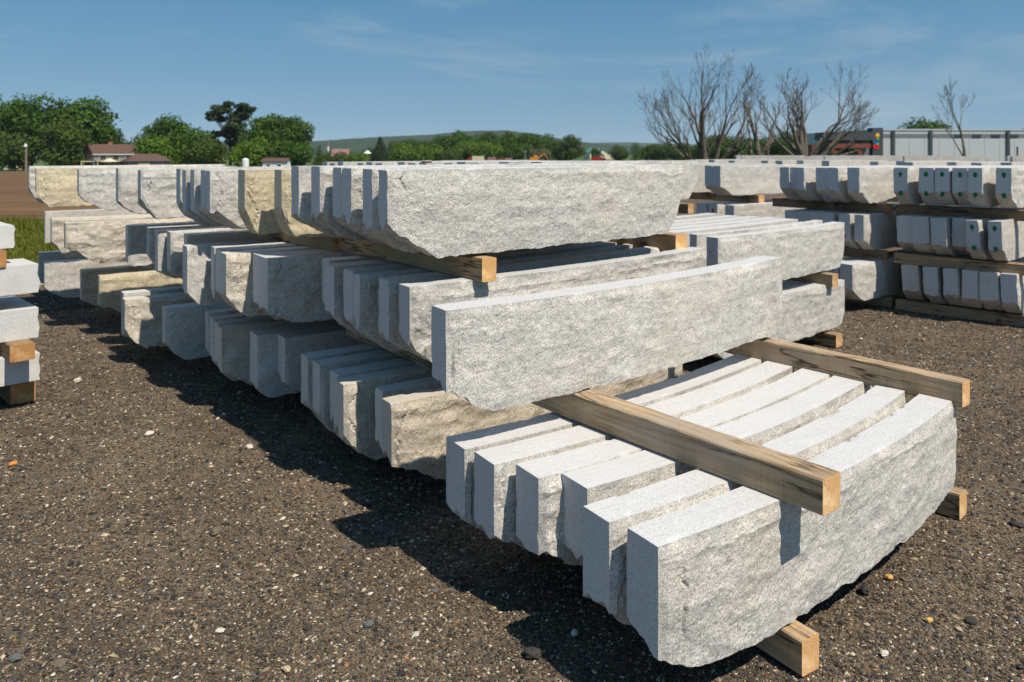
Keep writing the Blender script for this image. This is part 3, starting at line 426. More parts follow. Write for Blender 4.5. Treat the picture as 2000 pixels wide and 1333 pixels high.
 ('N', 3, -2.209, 10.173, 1.68, 37, 8, 0.17, 2.5, 0.447, 0.35, 0.35, 0.3, 0.55, 0.2, 0, 0, 0, [], 'slab top glimpsed as a pale strip behind the top layer of the long pile'),
 ('N', 3, -2.367, 10.402, 1.665, 37, 8, 0.17, 2.5, 0.447, 0.35, 0.35, 0.3, 0.55, 0.2, 0, 0, 0, [], 'slab top glimpsed as a pale strip behind the top layer of the long pile'),
 ('N', 3, -2.525, 10.631, 1.675, 37, 8, 0.17, 2.5, 0.447, 0.35, 0.35, 0.3, 0.55, 0.2, 0, 0, 0, [], 'slab top glimpsed as a pale strip behind the top layer of the long pile'),
 ('N', 2, 0.533, 7.52, 1.082, 38, 6, 0.17, 2.55, 0.447, 0.2, 0.2, 0.2, 0.1, 0.1, 0, 1, 0, [], 'slab end peeping out under the short timber stub behind the long pile'),
 ('Q', 3, 2.584, 12.073, 1.618, 36, 0, 0.17, 2.5, 0.447, 0.33, 0.33, 0.25, 0.3, 0.2, 0, 0, 0, [], 'pale slab top in the second row back, beyond the long pile'),
 ('Q', 3, 2.32, 12.449, 1.615, 36, 0, 0.17, 2.5, 0.447, 0.33, 0.33, 0.25, 0.3, 0.2, 0, 0, 0, [], 'pale slab top in the second row back, beyond the long pile'),
 ('Q', 3, 2.175, 12.721, 1.617, 36, 0, 0.17, 2.5, 0.447, 0.33, 0.33, 0.25, 0.3, 0.2, 0, 0, 0, [], 'pale slab top in the second row back, beyond the long pile'),
 ('Q', 3, 1.94, 13.089, 1.62, 36, 0, 0.17, 2.5, 0.447, 0.33, 0.33, 0.25, 0.3, 0.2, 0, 0, 0, [], 'pale slab top in the second row back, beyond the long pile'),
 ('Q', 3, 1.536, 13.41, 1.622, 36, 0, 0.17, 2.5, 0.447, 0.33, 0.33, 0.25, 0.3, 0.2, 0, 0, 0, [], 'pale slab top in the second row back, beyond the long pile'),
 ('Q', 3, 1.39, 13.663, 1.624, 36, 0, 0.17, 2.5, 0.447, 0.33, 0.33, 0.25, 0.3, 0.2, 0, 0, 0, [], 'pale slab top in the second row back, beyond the long pile'),
 ('Q', 3, 1.13, 14.043, 1.622, 36, 0, 0.17, 2.5, 0.447, 0.33, 0.33, 0.25, 0.3, 0.2, 0, 0, 0, [], 'pale slab top in the second row back, beyond the long pile'),
 ('Q', 3, 0.934, 14.305, 1.621, 36, 0, 0.17, 2.5, 0.447, 0.33, 0.33, 0.25, 0.3, 0.2, 0, 0, 0, [], 'pale slab top in the second row back, beyond the long pile'),
 ('Q', 3, 0.525, 14.55, 1.624, 36, 0, 0.17, 2.5, 0.447, 0.33, 0.33, 0.25, 0.3, 0.2, 0, 0, 0, [], 'pale slab top in the second row back, beyond the long pile'),
 ('Q', 3, 0.398, 14.986, 1.625, 36, 0, 0.17, 2.5, 0.447, 0.33, 0.33, 0.25, 0.3, 0.2, 0, 0, 0, [], 'pale slab top in the second row back, beyond the long pile'),
 ('Q', 3, 0.17, 15.363, 1.619, 36, 0, 0.17, 2.5, 0.447, 0.33, 0.33, 0.25, 0.3, 0.2, 0, 0, 0, [], 'pale slab top in the second row back, beyond the long pile'),
 ('Q', 3, -0.175, 15.625, 1.625, 36, 0, 0.17, 2.5, 0.447, 0.33, 0.33, 0.25, 0.3, 0.2, 0, 0, 0, [], 'pale slab top in the second row back, beyond the long pile'),
 ('Q', 3, -0.495, 15.903, 1.616, 36, 0, 0.17, 2.5, 0.447, 0.33, 0.33, 0.25, 0.3, 0.2, 0, 0, 0, [], 'pale slab top in the second row back, beyond the long pile'),
 ('Q', 3, -0.506, 16.259, 1.619, 36, 0, 0.17, 2.5, 0.447, 0.33, 0.33, 0.25, 0.3, 0.2, 0, 0, 0, [], 'pale slab top in the second row back, beyond the long pile'),
 ('Q', 3, -0.919, 16.535, 1.62, 36, 0, 0.17, 2.5, 0.447, 0.33, 0.33, 0.25, 0.3, 0.2, 0, 0, 0, [], 'pale slab top in the second row back, beyond the long pile'),
 ('Q', 3, -1.13, 16.829, 1.621, 36, 0, 0.17, 2.5, 0.447, 0.33, 0.33, 0.25, 0.3, 0.2, 0, 0, 0, [], 'pale slab top in the second row back, beyond the long pile'),
 ('Q', 3, -1.286, 17.25, 1.622, 36, 0, 0.17, 2.5, 0.447, 0.33, 0.33, 0.25, 0.3, 0.2, 0, 0, 0, [], 'pale slab top in the second row back, beyond the long pile'),
 ('Q', 3, -1.573, 17.605, 1.626, 36, 0, 0.17, 2.5, 0.447, 0.33, 0.33, 0.25, 0.3, 0.2, 0, 0, 0, [], 'pale slab top in the second row back, beyond the long pile'),
 ('S', 3, 9.285, 12.459, 1.634, 38, 0, 0.17, 2.5, 0.447, 0.33, 0.33, 0.25, 0.3, 0.2, 0, 0, 0, [], 'pale slab top in the row behind the green dotted stack'),
 ('S', 3, 9.437, 13.489, 1.629, 38, 0, 0.17, 2.5, 0.447, 0.33, 0.33, 0.25, 0.3, 0.2, 0, 0, 0, [], 'pale slab top in the row behind the green dotted stack'),
 ('S', 3, 8.617, 13.425, 1.633, 38, 0, 0.17, 2.5, 0.447, 0.33, 0.33, 0.25, 0.3, 0.2, 0, 0, 0, [], 'pale slab top in the row behind the green dotted stack'),
 ('S', 3, 8.369, 13.876, 1.621, 38, 0, 0.17, 2.5, 0.447, 0.33, 0.33, 0.25, 0.3, 0.2, 0, 0, 0, [], 'pale slab top in the row behind the green dotted stack'),
 ('S', 3, 8.496, 14.878, 1.621, 38, 0, 0.17, 2.5, 0.447, 0.33, 0.33, 0.25, 0.3, 0.2, 0, 0, 0, [], 'pale slab top in the row behind the green dotted stack'),
 ('S', 3, 7.709, 14.961, 1.622, 38, 0, 0.17, 2.5, 0.447, 0.33, 0.33, 0.25, 0.3, 0.2, 0, 0, 0, [], 'pale slab top in the row behind the green dotted stack'),
 ('S', 3, 7.792, 15.446, 1.634, 38, 0, 0.17, 2.5, 0.447, 0.33, 0.33, 0.25, 0.3, 0.2, 0, 0, 0, [], 'pale slab top in the row behind the green dotted stack'),
 ('S', 3, 7.396, 15.714, 1.621, 38, 0, 0.17, 2.5, 0.447, 0.33, 0.33, 0.25, 0.3, 0.2, 0, 0, 0, [], 'pale slab top in the row behind the green dotted stack'),
 ('S', 3, 6.63, 16.26, 1.634, 38, 0, 0.17, 2.5, 0.447, 0.33, 0.33, 0.25, 0.3, 0.2, 0, 0, 0, [], 'pale slab top in the row behind the green dotted stack'),
 ('S', 3, 6.344, 16.929, 1.636, 38, 0, 0.17, 2.5, 0.447, 0.33, 0.33, 0.25, 0.3, 0.2, 0, 0, 0, [], 'pale slab top in the row behind the green dotted stack'),
 ('S', 3, 5.855, 16.866, 1.63, 38, 0, 0.17, 2.5, 0.447, 0.33, 0.33, 0.25, 0.3, 0.2, 0, 0, 0, [], 'pale slab top in the row behind the green dotted stack'),
 ('S', 3, 5.685, 17.293, 1.627, 38, 0, 0.17, 2.5, 0.447, 0.33, 0.33, 0.25, 0.3, 0.2, 0, 0, 0, [], 'pale slab top in the row behind the green dotted stack'),
 ('S', 3, 5.137, 17.951, 1.621, 38, 0, 0.17, 2.5, 0.447, 0.33, 0.33, 0.25, 0.3, 0.2, 0, 0, 0, [], 'pale slab top in the row behind the green dotted stack'),
 ('S', 3, 4.84, 18.607, 1.635, 38, 0, 0.17, 2.5, 0.447, 0.33, 0.33, 0.25, 0.3, 0.2, 0, 0, 0, [], 'pale slab top in the row behind the green dotted stack'),
 ('S', 3, 4.535, 19.118, 1.627, 38, 0, 0.17, 2.5, 0.447, 0.33, 0.33, 0.25, 0.3, 0.2, 0, 0, 0, [], 'pale slab top in the row behind the green dotted stack'),
 ('S', 3, 4.508, 19.596, 1.63, 38, 0, 0.17, 2.5, 0.447, 0.33, 0.33, 0.25, 0.3, 0.2, 0, 0, 0, [], 'pale slab top in the row behind the green dotted stack'),
 ('U', 3, 7.685, 25.98, 1.69, -8, 0, 0.17, 2.5, 0.447, 0.33, 0.33, 0.25, 0.3, 0.2, 0, 0, 0, [], 'pale slab side in the farthest row, before the grey warehouse'),
 ('U', 3, 10.174, 25.3, 1.688, -8, 0, 0.17, 2.5, 0.447, 0.33, 0.33, 0.25, 0.3, 0.2, 0, 0, 0, [], 'pale slab side in the farthest row, before the grey warehouse'),
 ('U', 3, 12.45, 24.679, 1.691, -8, 0, 0.17, 2.5, 0.447, 0.33, 0.33, 0.25, 0.3, 0.2, 0, 0, 0, [], 'pale slab side in the farthest row, before the grey warehouse'),
 ('U', 3, 15.371, 23.893, 1.679, -8, 0, 0.17, 2.5, 0.447, 0.33, 0.33, 0.25, 0.3, 0.2, 0, 0, 0, [], 'pale slab side in the farthest row, before the grey warehouse'),
 ('U', 3, 17.848, 23.222, 1.679, -8, 0, 0.17, 2.5, 0.447, 0.33, 0.33, 0.25, 0.3, 0.2, 0, 0, 0, [], 'pale slab side in the farthest row, before the grey warehouse'),
 ('U', 3, 20.646, 22.464, 1.68, -8, 0, 0.17, 2.5, 0.447, 0.33, 0.33, 0.25, 0.3, 0.2, 0, 0, 0, [], 'pale slab side in the farthest row, before the grey warehouse'),
 ('U', 3, 8.641, 29.965, 1.702, -8, 0, 0.17, 2.5, 0.447, 0.33, 0.33, 0.25, 0.3, 0.2, 0, 0, 0, [], 'pale slab side in the farthest row, before the grey warehouse'),
 ('U', 3, 11.27, 29.336, 1.703, -8, 0, 0.17, 2.5, 0.447, 0.33, 0.33, 0.25, 0.3, 0.2, 0, 0, 0, [], 'pale slab side in the farthest row, before the grey warehouse'),
 ('U', 3, 13.659, 28.746, 1.702, -8, 0, 0.17, 2.5, 0.447, 0.33, 0.33, 0.25, 0.3, 0.2, 0, 0, 0, [], 'pale slab side in the farthest row, before the grey warehouse'),
 ('U', 3, 17.688, 27.777, 1.699, -8, 0, 0.17, 2.5, 0.447, 0.33, 0.33, 0.25, 0.3, 0.2, 0, 0, 0, [], 'pale slab side in the farthest row, before the grey warehouse'),
 ('U', 3, 20.172, 27.179, 1.698, -8, 0, 0.17, 2.5, 0.447, 0.33, 0.33, 0.25, 0.3, 0.2, 0, 0, 0, [], 'pale slab side in the farthest row, before the grey warehouse'),
 ('U', 3, 22.757, 26.556, 1.701, -8, 0, 0.17, 2.5, 0.447, 0.33, 0.33, 0.25, 0.3, 0.2, 0, 0, 0, [], 'pale slab side in the farthest row, before the grey warehouse'),
]]
TIM = [
 {'key': 'TF1', 'x': 1.031, 'y': 2.581, 'z': 0.593, 'ang': 128.97, 'len': 1.513, 'w': 0.113, 'h': 0.122, 'label': 'near timber lying across the top of the low front pile, checked end grain facing out'},
 {'key': 'TF2', 'x': 2.166, 'y': 3.742, 'z': 0.574, 'ang': 129.81, 'len': 1.571, 'w': 0.09, 'h': 0.122, 'label': 'far timber across the low front pile, cracked side and orange end at the right'},
 {'key': 'TF3', 'x': 0.983, 'y': 2.637, 'z': 0.022, 'ang': 123, 'len': 1.5, 'w': 0.093, 'h': 0.122, 'label': 'split timber on the gravel under the near end of the low front pile'},
 {'key': 'TF4', 'x': 2.189, 'y': 3.807, 'z': 0.003, 'ang': 132, 'len': 1.5, 'w': 0.1, 'h': 0.122, 'label': 'timber on the gravel under the far end of the low front pile'},
 {'key': 'TM1', 'x': -0.152, 'y': 3.975, 'z': 1.138, 'ang': 127.85, 'len': 1.671, 'w': 0.09, 'h': 0.122, 'label': 'timber with a knotted square end under the near slab of the top layer'},
 {'key': 'TM2', 'x': -1.226, 'y': 5.326, 'z': 1.117, 'ang': 128.12, 'len': 1.562, 'w': 0.09, 'h': 0.122, 'label': 'long cracked timber under the tan slabs of the top layer'},
 {'key': 'TM3', 'x': 1.121, 'y': 5.326, 'z': 1.117, 'ang': 126, 'len': 1.8, 'w': 0.109, 'h': 0.122, 'label': 'timber end with pale star shaped checks near the far end of the top slab'},
 {'key': 'TM4', 'x': -0.448, 'y': 4.39, 'z': 0.564, 'ang': 127.66, 'len': 1.104, 'w': 0.13, 'h': 0.122, 'label': 'shaded timber between bottom and middle layers at the near end of the long pile'},
 {'key': 'TP1', 'x': 3.058, 'y': 7.426, 'z': 0.515, 'ang': 130, 'len': 1.4, 'w': 0.108, 'h': 0.122, 'label': 'short timber end between the two layers of the middle pile'},
 {'key': 'TP2', 'x': 3.081, 'y': 7.398, 'z': -0.054, 'ang': 130, 'len': 1.4, 'w': 0.118, 'h': 0.122, 'label': 'timber end on the gravel under the middle pile'},
 {'key': 'TRA2', 'x': 4.623, 'y': 9.6, 'z': 1.048, 'ang': 125.14, 'len': 1.661, 'w': 0.14, 'h': 0.122, 'label': 'brown timber under the top layer of the undotted stack'},
 {'key': 'TRA1', 'x': 4.541, 'y': 9.494, 'z': 0.482, 'ang': 126, 'len': 1.6, 'w': 0.09, 'h': 0.122, 'label': 'timber end under the middle layer of the undotted stack'},
 {'key': 'TRA0', 'x': 4.585, 'y': 9.469, 'z': -0.087, 'ang': 126, 'len': 1.6, 'w': 0.09, 'h': 0.122, 'label': 'timber end on the gravel under the undotted stack'},
 {'key': 'TC2', 'x': 3.723, 'y': 11.741, 'z': 1.043, 'ang': 126, 'len': 1.6, 'w': 0.137, 'h': 0.122, 'label': 'timber with a pale end under the pair of touching shaded ends'},
 {'key': 'TN2', 'x': 2.173, 'y': 9.6, 'z': 1.048, 'ang': 126, 'len': 1.2, 'w': 0.103, 'h': 0.122, 'label': 'short timber stub with a bright end right of the near top slab'},
 {'key': 'TRB2', 'x': 6.256, 'y': 7.818, 'z': 1.05, 'ang': 133, 'len': 2.3, 'w': 0.13, 'h': 0.122, 'label': 'long brown timber under the green dotted top layer'},
 {'key': 'TRB1', 'x': 6.13, 'y': 7.613, 'z': 0.485, 'ang': 133, 'len': 2.3, 'w': 0.13, 'h': 0.122, 'label': 'long pale brown timber under the middle layer of the right hand stack'},
 {'key': 'TRB0', 'x': 6.185, 'y': 7.686, 'z': -0.086, 'ang': 133, 'len': 2.3, 'w': 0.13, 'h': 0.122, 'label': 'long timber on the gravel in front of the leaning bottom layer ends'},
 {'key': 'TM5', 'x': -0.1, 'y': 4.12, 'z': -0.002, 'ang': 126, 'len': 1.3, 'w': 0.13, 'h': 0.122, 'label': 'ground timber deep in shade under the near end of the long pile'},
 {'key': 'TM6', 'x': -1.15, 'y': 5.4, 'z': -0.025, 'ang': 126, 'len': 1.5, 'w': 0.13, 'h': 0.122, 'label': 'ground timber deep in shade under the middle of the long pile'},
]
LB = [
 {'key': 'L1', 'x': -3.395, 'y': 5.6, 'z': 0.359, 'h': 0.19, 'label': 'pale sawn bottom block of the short stack at the left edge, corner chipped'},
 {'key': 'L2', 'x': -3.408, 'y': 5.6, 'z': 0.687, 'h': 0.212, 'label': 'pale sawn second block up in the short stack at the left edge, between two gaps'},
 {'key': 'L3', 'x': -3.408, 'y': 5.6, 'z': 1.001, 'h': 0.203, 'label': 'pale sawn third block up in the left edge stack, under the upper timber end'},
 {'key': 'L4', 'x': -3.585, 'y': 5.6, 'z': 1.279, 'h': 0.162, 'label': 'pale sawn top block of the short stack at the left edge, cropped by the frame'},
]
PEB = [
 {'x': 0.073, 'y': 2.755, 'r': 0.0308, 'kind': 'dark', 'label': 'dark rounded lump of asphalt at the edge of the big shadow'},
 {'x': 0.231, 'y': 2.882, 'r': 0.0171, 'kind': 'white', 'label': 'pale pebble lying inside the shadow below the front slabs'},
 {'x': 1.586, 'y': 3.271, 'r': 0.0172, 'kind': 'orange', 'label': 'orange yellow pebble on the gravel right of the front pile'},
 {'x': 1.648, 'y': 3.473, 'r': 0.016, 'kind': 'tan', 'label': 'pale tan pebble hard by the lower edge of the outermost slab'},
 {'x': 1.588, 'y': 2.963, 'r': 0.0156, 'kind': 'yellow', 'label': 'yellow pebble near the split timber, lowest of the bright ones at right'},
 {'x': 1.67, 'y': 2.907, 'r': 0.0115, 'kind': 'tan', 'label': 'small tan pebble right of the lowest yellow pebble'},
 {'x': 1.75, 'y': 2.963, 'r': 0.0253, 'kind': 'dark', 'label': 'flat dark stone at lower right of the gravel'},
 {'x': 2.436, 'y': 3.755, 'r': 0.0346, 'kind': 'dark', 'label': 'dark flake at the right edge of the gravel'},
 {'x': 1.439, 'y': 3.169, 'r': 0.0271, 'kind': 'dark', 'label': 'dark stone between the outermost slab and the right hand gravel'},
 {'x': -1.611, 'y': 4.774, 'r': 0.0251, 'kind': 'white', 'label': 'white pebble near the tip of the long shadow'},
 {'x': -3.483, 'y': 6.243, 'r': 0.0329, 'kind': 'white', 'label': 'white pebble left of the shadow in the middle distance'},
 {'x': -1.088, 'y': 2.901, 'r': 0.0172, 'kind': 'white', 'label': 'pale flat pebble in the lower left gravel'},
 {'x': -1.399, 'y': 3.672, 'r': 0.029, 'kind': 'brown', 'label': 'brown stone on the dusty patch of gravel'},
 {'x': -1.744, 'y': 2.735, 'r': 0.0216, 'kind': 'grey', 'label': 'blue grey stone in the lower left corner'},
 {'x': -2.9, 'y': 4.521, 'r': 0.0268, 'kind': 'orangechip', 'label': 'bright orange chip near the left edge of the gravel'},
 {'x': 1.321, 'y': 2.761, 'r': 0.0163, 'kind': 'white', 'label': 'pale stone in the lower right gravel'},
 {'x': -1.573, 'y': 2.71, 'r': 0.025, 'kind': 'brown', 'label': 'flat brown stone in the lower left corner'},
 {'x': -0.541, 'y': 2.936, 'r': 0.0193, 'kind': 'grey', 'label': 'grey stone in the sunlit gravel before the big shadow'},
 {'x': -0.774, 'y': 2.674, 'r': 0.0158, 'kind': 'tan', 'label': 'tan stone at the bottom edge of the gravel'},
 {'x': -2.334, 'y': 5.01, 'r': 0.0297, 'kind': 'white', 'label': 'pale pebble on the gravel between the left blocks and the shadow'},
]
_lat = {}
def lattice(nu, nw, nv):
    k = (nu, nw, nv)
    if k in _lat: return _lat[k]
    I, J, K = np.meshgrid(np.arange(nu + 1), np.arange(nw + 1), np.arange(nv + 1), indexing='ij')
    surf = (I == 0) | (I == nu) | (J == 0) | (J == nw) | (K == 0) | (K == nv); ids = np.full(I.shape, -1); ids[surf] = np.arange(surf.sum())
    def q(g, flip, m):
        a = np.stack([g[:-1, :-1], g[1:, :-1], g[1:, 1:], g[:-1, 1:]], -1).reshape(-1, 4); a = a[:, ::-1] if flip else a; return a, np.full(len(a), m)
    parts = [q(ids[:, :, nv], False, 0), q(ids[:, :, 0], True, 1), q(ids[:, 0, :], False, 1), q(ids[:, nw, :], True, 1), q(ids[0], True, 0), q(ids[nu], False, 0)]
    _lat[k] = (I[surf], J[surf], K[surf], np.concatenate([p[0] for p in parts]), np.concatenate([p[1] for p in parts])); return _lat[k]
RES = {0: (14, 1, 3), 1: (30, 2, 7), 2: (66, 4, 15), 3: (116, 5, 26), 4: (150, 6, 36), 5: (220, 7, 54)}
def slab_mesh(s, seed):
    nu, nw, nv = RES[s['res']]; I, J, K, Q, MI = lattice(nu, nw, nv)
    L, Wd, Hh = s['len'], s['w'], s['h']
    t = np.linspace(0, 1, nu + 1); t = t + .055 * np.sin(2 * math.pi * t) * -1 if nu > 20 else t   # denser at the ends
    u = t[I] * L; wv = J / nw; v = K / nv
    n1 = fbm(u * 9, wv * 2.2, u * 0, seed, 4); n2 = fbm(u * 3, wv * 1.5, u * 0, seed + 50, 3)
    cut = s['cR'] + (s['cL'] - s['cR']) * wv; run = s['run'] * (1 + .25 * n2)
    pw = .75 + .9 * ((seed * .618) % 1)
    jag = fbm(u * 15 + seed, wv * 5, u * 0, seed + 70, 3); near = np.clip(1 - u / run, 0, 1) ** pw * cut * Hh * (1 + .16 * n1 + (.27 if s['pile'] == 'M' else .24) * jag)
    far = np.clip(1 - (L - u) / (s['frun'] * (1 + .2 * n2)), 0, 1) ** 1.1 * s['fcut'] * Hh * (1 + .2 * jag)
    amp = 1.0 if s['res'] >= 2 else .5
    zb = np.maximum(near, far) + amp * (.020 * np.abs(n1) + .008 * np.abs(n2) + (.034 if s['pile'] == 'M' else .022) * np.clip(jag, 0, 1) * np.clip(.45 + vnoise(u * 2.3 + seed, u * 0, u * 0, seed + 77), 0, 1.2)); zb = np.minimum(zb, .8 * Hh)
    z = zb + v * (Hh - zb)
    top = Hh - z; edge = np.clip(top / .035, .10, 1); ends = np.clip(np.minimum(u, L - u) / .03, .08, 1)
    side = np.where(J == 0, 1.0, np.where(J == nw, -1.0, 0.0))
    so = seed * 3.1 + np.where(J == 0, 0, 40)
    rf = 1.35 if s['res'] == 5 else (3.0 if s['label'].startswith('rough boulder') else (1.3 if s['pile'] == 'M' else .9) + 1.4 * ((seed * .377) % 1))
    d = .010 * rf * fbm(u * 2.6 + so, z * 4.0, so * 0 + 1, seed, 3) + .006 * (rf - .7) * fbm(u * 4.2 + so, z * 5.5, so * 0 + 3, seed + 44, 2, True) + .0040 * rf * fbm(u * 9 + so, z * 11, so * 0, seed + 9, 3, True)
    if s['res'] >= 3:
        d = d + .0024 * fbm(u * 34 + so, z * 38, so * 0, seed + 21, 3) + .0016 * fbm(u * 95 + so, z * 100, so * 0, seed + 31, 2, True)
        wob = .06 + .045 * vnoise(z * 7, so, so * 0, seed) + .012 * vnoise(z * 40, so, so * 0, seed + 2)       # torn seam a hand in from the sawn end
        d = d - .013 * np.clip(1 - np.abs(u - wob) / .011, 0, 1) * np.clip(vnoise(z * 10 + 4, so, so * 0, seed + 5) * 2 + .5, 0, 1)
        lip = .045 + .022 * np.abs(vnoise(u * 7, so, so * 0, seed + 11)); sc = np.clip(vnoise(u * 3.3, so, so * 0, seed + 17) + .35, 0, 1); d = d + sc * (.005 * np.clip(1 - np.abs(top - lip) / .022, 0, 1) - .003 * (top < lip))
    belly = .010 * np.sin(np.clip(top / Hh, 0, 1) * math.pi)
    d = (d + belly * .6) * edge * ends * amp
    chip = np.clip(vnoise(u * 13 + so, so, so * 0, seed + 81) - .30, 0, 1) * (vnoise(u * 45 + so, so, so * 0, seed + 83) + 1.1)
    d = d - amp * .012 * chip * np.clip(1 - top / .030, 0, 1)                                      # knocks along the upper arris
    foot = np.clip(vnoise(z * 15 + so, so, so * 0, seed + 91) - .2, 0, 1); d = d - amp * .012 * foot * np.clip(1 - u / .02, 0, 1)
    z = z - amp * .006 * chip * (K == nv) * (side != 0)
    yv = wv * Wd - d * side
    phi = R(s['turn']) * t; ds = np.diff(t) * L; cx = np.concatenate([[0], np.cumsum(ds * np.cos((phi[1:] + phi[:-1]) / 2))]); cy = np.concatenate([[0], np.cumsum(ds * np.sin((phi[1:] + phi[:-1]) / 2))])
    P = phi[I]; V = np.stack([cx[I] - np.sin(P) * yv, cy[I] + np.cos(P) * yv, z], -1)
    mi = MI.copy()
    return mesh_np('curb_slab', V, Q, [SAWN, SPLIT], mi)
TINT = {0: (1, 1, 1), 1: (1.08, 1.09, 1.08), 2: (1.02, .92, .70), 3: (.92, .84, .73), 4: (1.02, .97, .88)}
def dot(parent, kind, y, z, seed):
    r_ = random.Random(seed); n = 16; pts = []
    for i in range(n):
        a = 2 * math.pi * i / n; rr = .026 * (1 + .18 * r_.uniform(-1, 1)); yy, zz = rr * math.cos(a) * .85, rr * math.sin(a)
        if zz < -.012: zz -= .016 * (1 - abs(yy) / .02) * r_.uniform(.4, 1.0)
        pts.append((y + yy, z + zz))
    b = MB(); b.prism(pts, 'x', -.0025, .001); return obj(kind, b.mesh(kind, [PAINT[kind.split('_')[0]]]), parent)
GROUPS = {'F': 'slabs of the low front pile', 'O': None, 'M1': 'bottom layer slabs of the long pile', 'M2': 'middle layer slabs of the long pile', 'M3': 'top layer slabs of the long pile', 'P': 'slabs of the two layer middle pile', 'RA': 'slabs of the undotted stack', 'RB': 'slabs of the green dotted stack', 'C': 'slabs of the stack under the bare tree', 'N': 'slabs in the row behind the long pile', 'Q': 'slabs in the second row back', 'S': 'slabs in the row behind the green dotted stack', 'U': 'slabs in the farthest row'}
shared = {}
for n, s in enumerate(STONES):
    key = s['pile'] if s['res'] != 0 else s['pile'] + '0'
    if s['res'] == 0 and key in shared and shared[key][1] >= 4: me = shared[key][0][n % 4]
    else:
        me = slab_mesh(s, n + 3)
        if s['res'] == 0: lst, c = shared.get(key, ([], 0)); lst.append(me); shared[key] = (lst, c + 1)
    a = R(s['head']); le = R(s['lean']); off = s['h'] * math.sin(le)
    o = obj('curbstone', me, None, (s['x'] + math.sin(a) * off, s['y'] - math.cos(a) * off, s['z'] - s['h']), (-le, 0, a))
    o.rotation_mode = 'XYZ'
    tc_ = TINT[s['tint']]; j = 1 + .05 * math.sin(n * 12.9898); o.color = (tc_[0] * j, tc_[1] * j, tc_[2] * j, 1)
    g = GROUPS.get(s['pile']) or GROUPS.get(s['pile'] + str(s['tier']))
    tag(o, s['label'], 'curbstone', g)
    for q, (kind, fy, fz) in enumerate(s['dots']): dot(o, kind, s['w'] * (1 - fy), s['h'] * (1 - fz), n * 7 + q)
# sawn blocks at the left edge
for n, s in enumerate(LB):
    wd = [.58, .65, .42, .6][n]; d = dict(len=1.9, w=wd, h=s['h'], turn=0, cL=0, cR=0, run=.05, fcut=.0, frun=.05, res=2)
    nu, nw, nv = 40, 8, 6; I, J, K, Q, MI = lattice(nu, nw, nv); u = I / nu * 1.9; wv = J / nw * wd; z = K / nv * s['h']
    side = np.where(J == 0, 1.0, 0) * .004 * fbm(u * 8, z * 8, u * 0, n, 3) - np.where(J == nw, .012, 0) * fbm(u * 9, z * 9, u * 0, n + 4, 3)
    endd = np.where(I == nu, .022, 0) * fbm(u * 0 + n, wv * 7, z * 14, n, 3) * np.clip(np.minimum(z, s['h'] - z) / .03, 0, 1)
    V = np.stack([u - 1.9 + endd, wv + side, z], -1); mi = np.where(MI == 1, 0, MI)
    o = obj('granite_block', mesh_np('sawn_block', V, Q, [SAWN, SPLIT], mi), None, (s['x'], s['y'], s['z'] - s['h']), (0, 0, R(45))); o.color = (1.06, 1.06, 1.03, 1)
    tag(o, s['label'], 'granite block', 'blocks stacked at the left edge')
# ------------------------------------------------------------------ timbers
def timber_mesh(L, w, h, seed):
    r_ = random.Random(seed); nx = 18; bv = .006; ring = [(bv, 0), (w - bv, 0), (w, bv), (w, h - bv), (w - bv, h), (bv, h), (0, h - bv), (0, bv)]; V = []; Q = []
    by, bz = r_.uniform(-.006, .006), r_.uniform(-.002, .003)
    for i in range(nx + 1):
        t = i / nx; oy = by * math.sin(t * 3.1) ; oz = bz * math.sin(t * 3.1)
        for (y, z) in ring: V.append((t * L, y + oy + r_.uniform(-.0012, .0012), max(z, 0) + oz * (z > .01) + r_.uniform(-.001, .001)))
    for i in range(nx):
        for k in range(8):
            a, b = i * 8 + k, i * 8 + (k + 1) % 8; Q.append((a, a + 8, b + 8, b))
    F = [tuple(q) for q in Q] + [tuple(range(8)), tuple(range(nx * 8, nx * 8 + 8))[::-1]]
    me = bpy.data.meshes.new('timber'); me.from_pydata(V, [], F); me.materials.append(OAK); me.materials.append(OAKEND)
    me.polygons.foreach_set('material_index', [0] * len(Q) + [1, 1]); me.update(); return me
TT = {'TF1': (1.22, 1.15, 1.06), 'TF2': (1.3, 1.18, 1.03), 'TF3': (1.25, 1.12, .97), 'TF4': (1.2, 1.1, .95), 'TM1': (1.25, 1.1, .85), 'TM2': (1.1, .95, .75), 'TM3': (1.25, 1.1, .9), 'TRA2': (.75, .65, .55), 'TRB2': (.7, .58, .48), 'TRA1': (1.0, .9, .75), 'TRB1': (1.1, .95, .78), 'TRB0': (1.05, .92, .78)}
for n, t in enumerate(TIM):
    a = R(t['ang']); L, w = t['len'], t['w']
    # local x runs from the front end along the pile; local -y faces the row's open side, so shift the width towards the slabs' length
    ax = (math.sin(a), -math.cos(a))
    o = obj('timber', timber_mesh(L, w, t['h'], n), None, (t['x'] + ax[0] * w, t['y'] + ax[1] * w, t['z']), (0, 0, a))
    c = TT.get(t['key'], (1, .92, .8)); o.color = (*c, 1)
    tag(o, t['label'], 'timber', 'timbers spacing the granite layers')
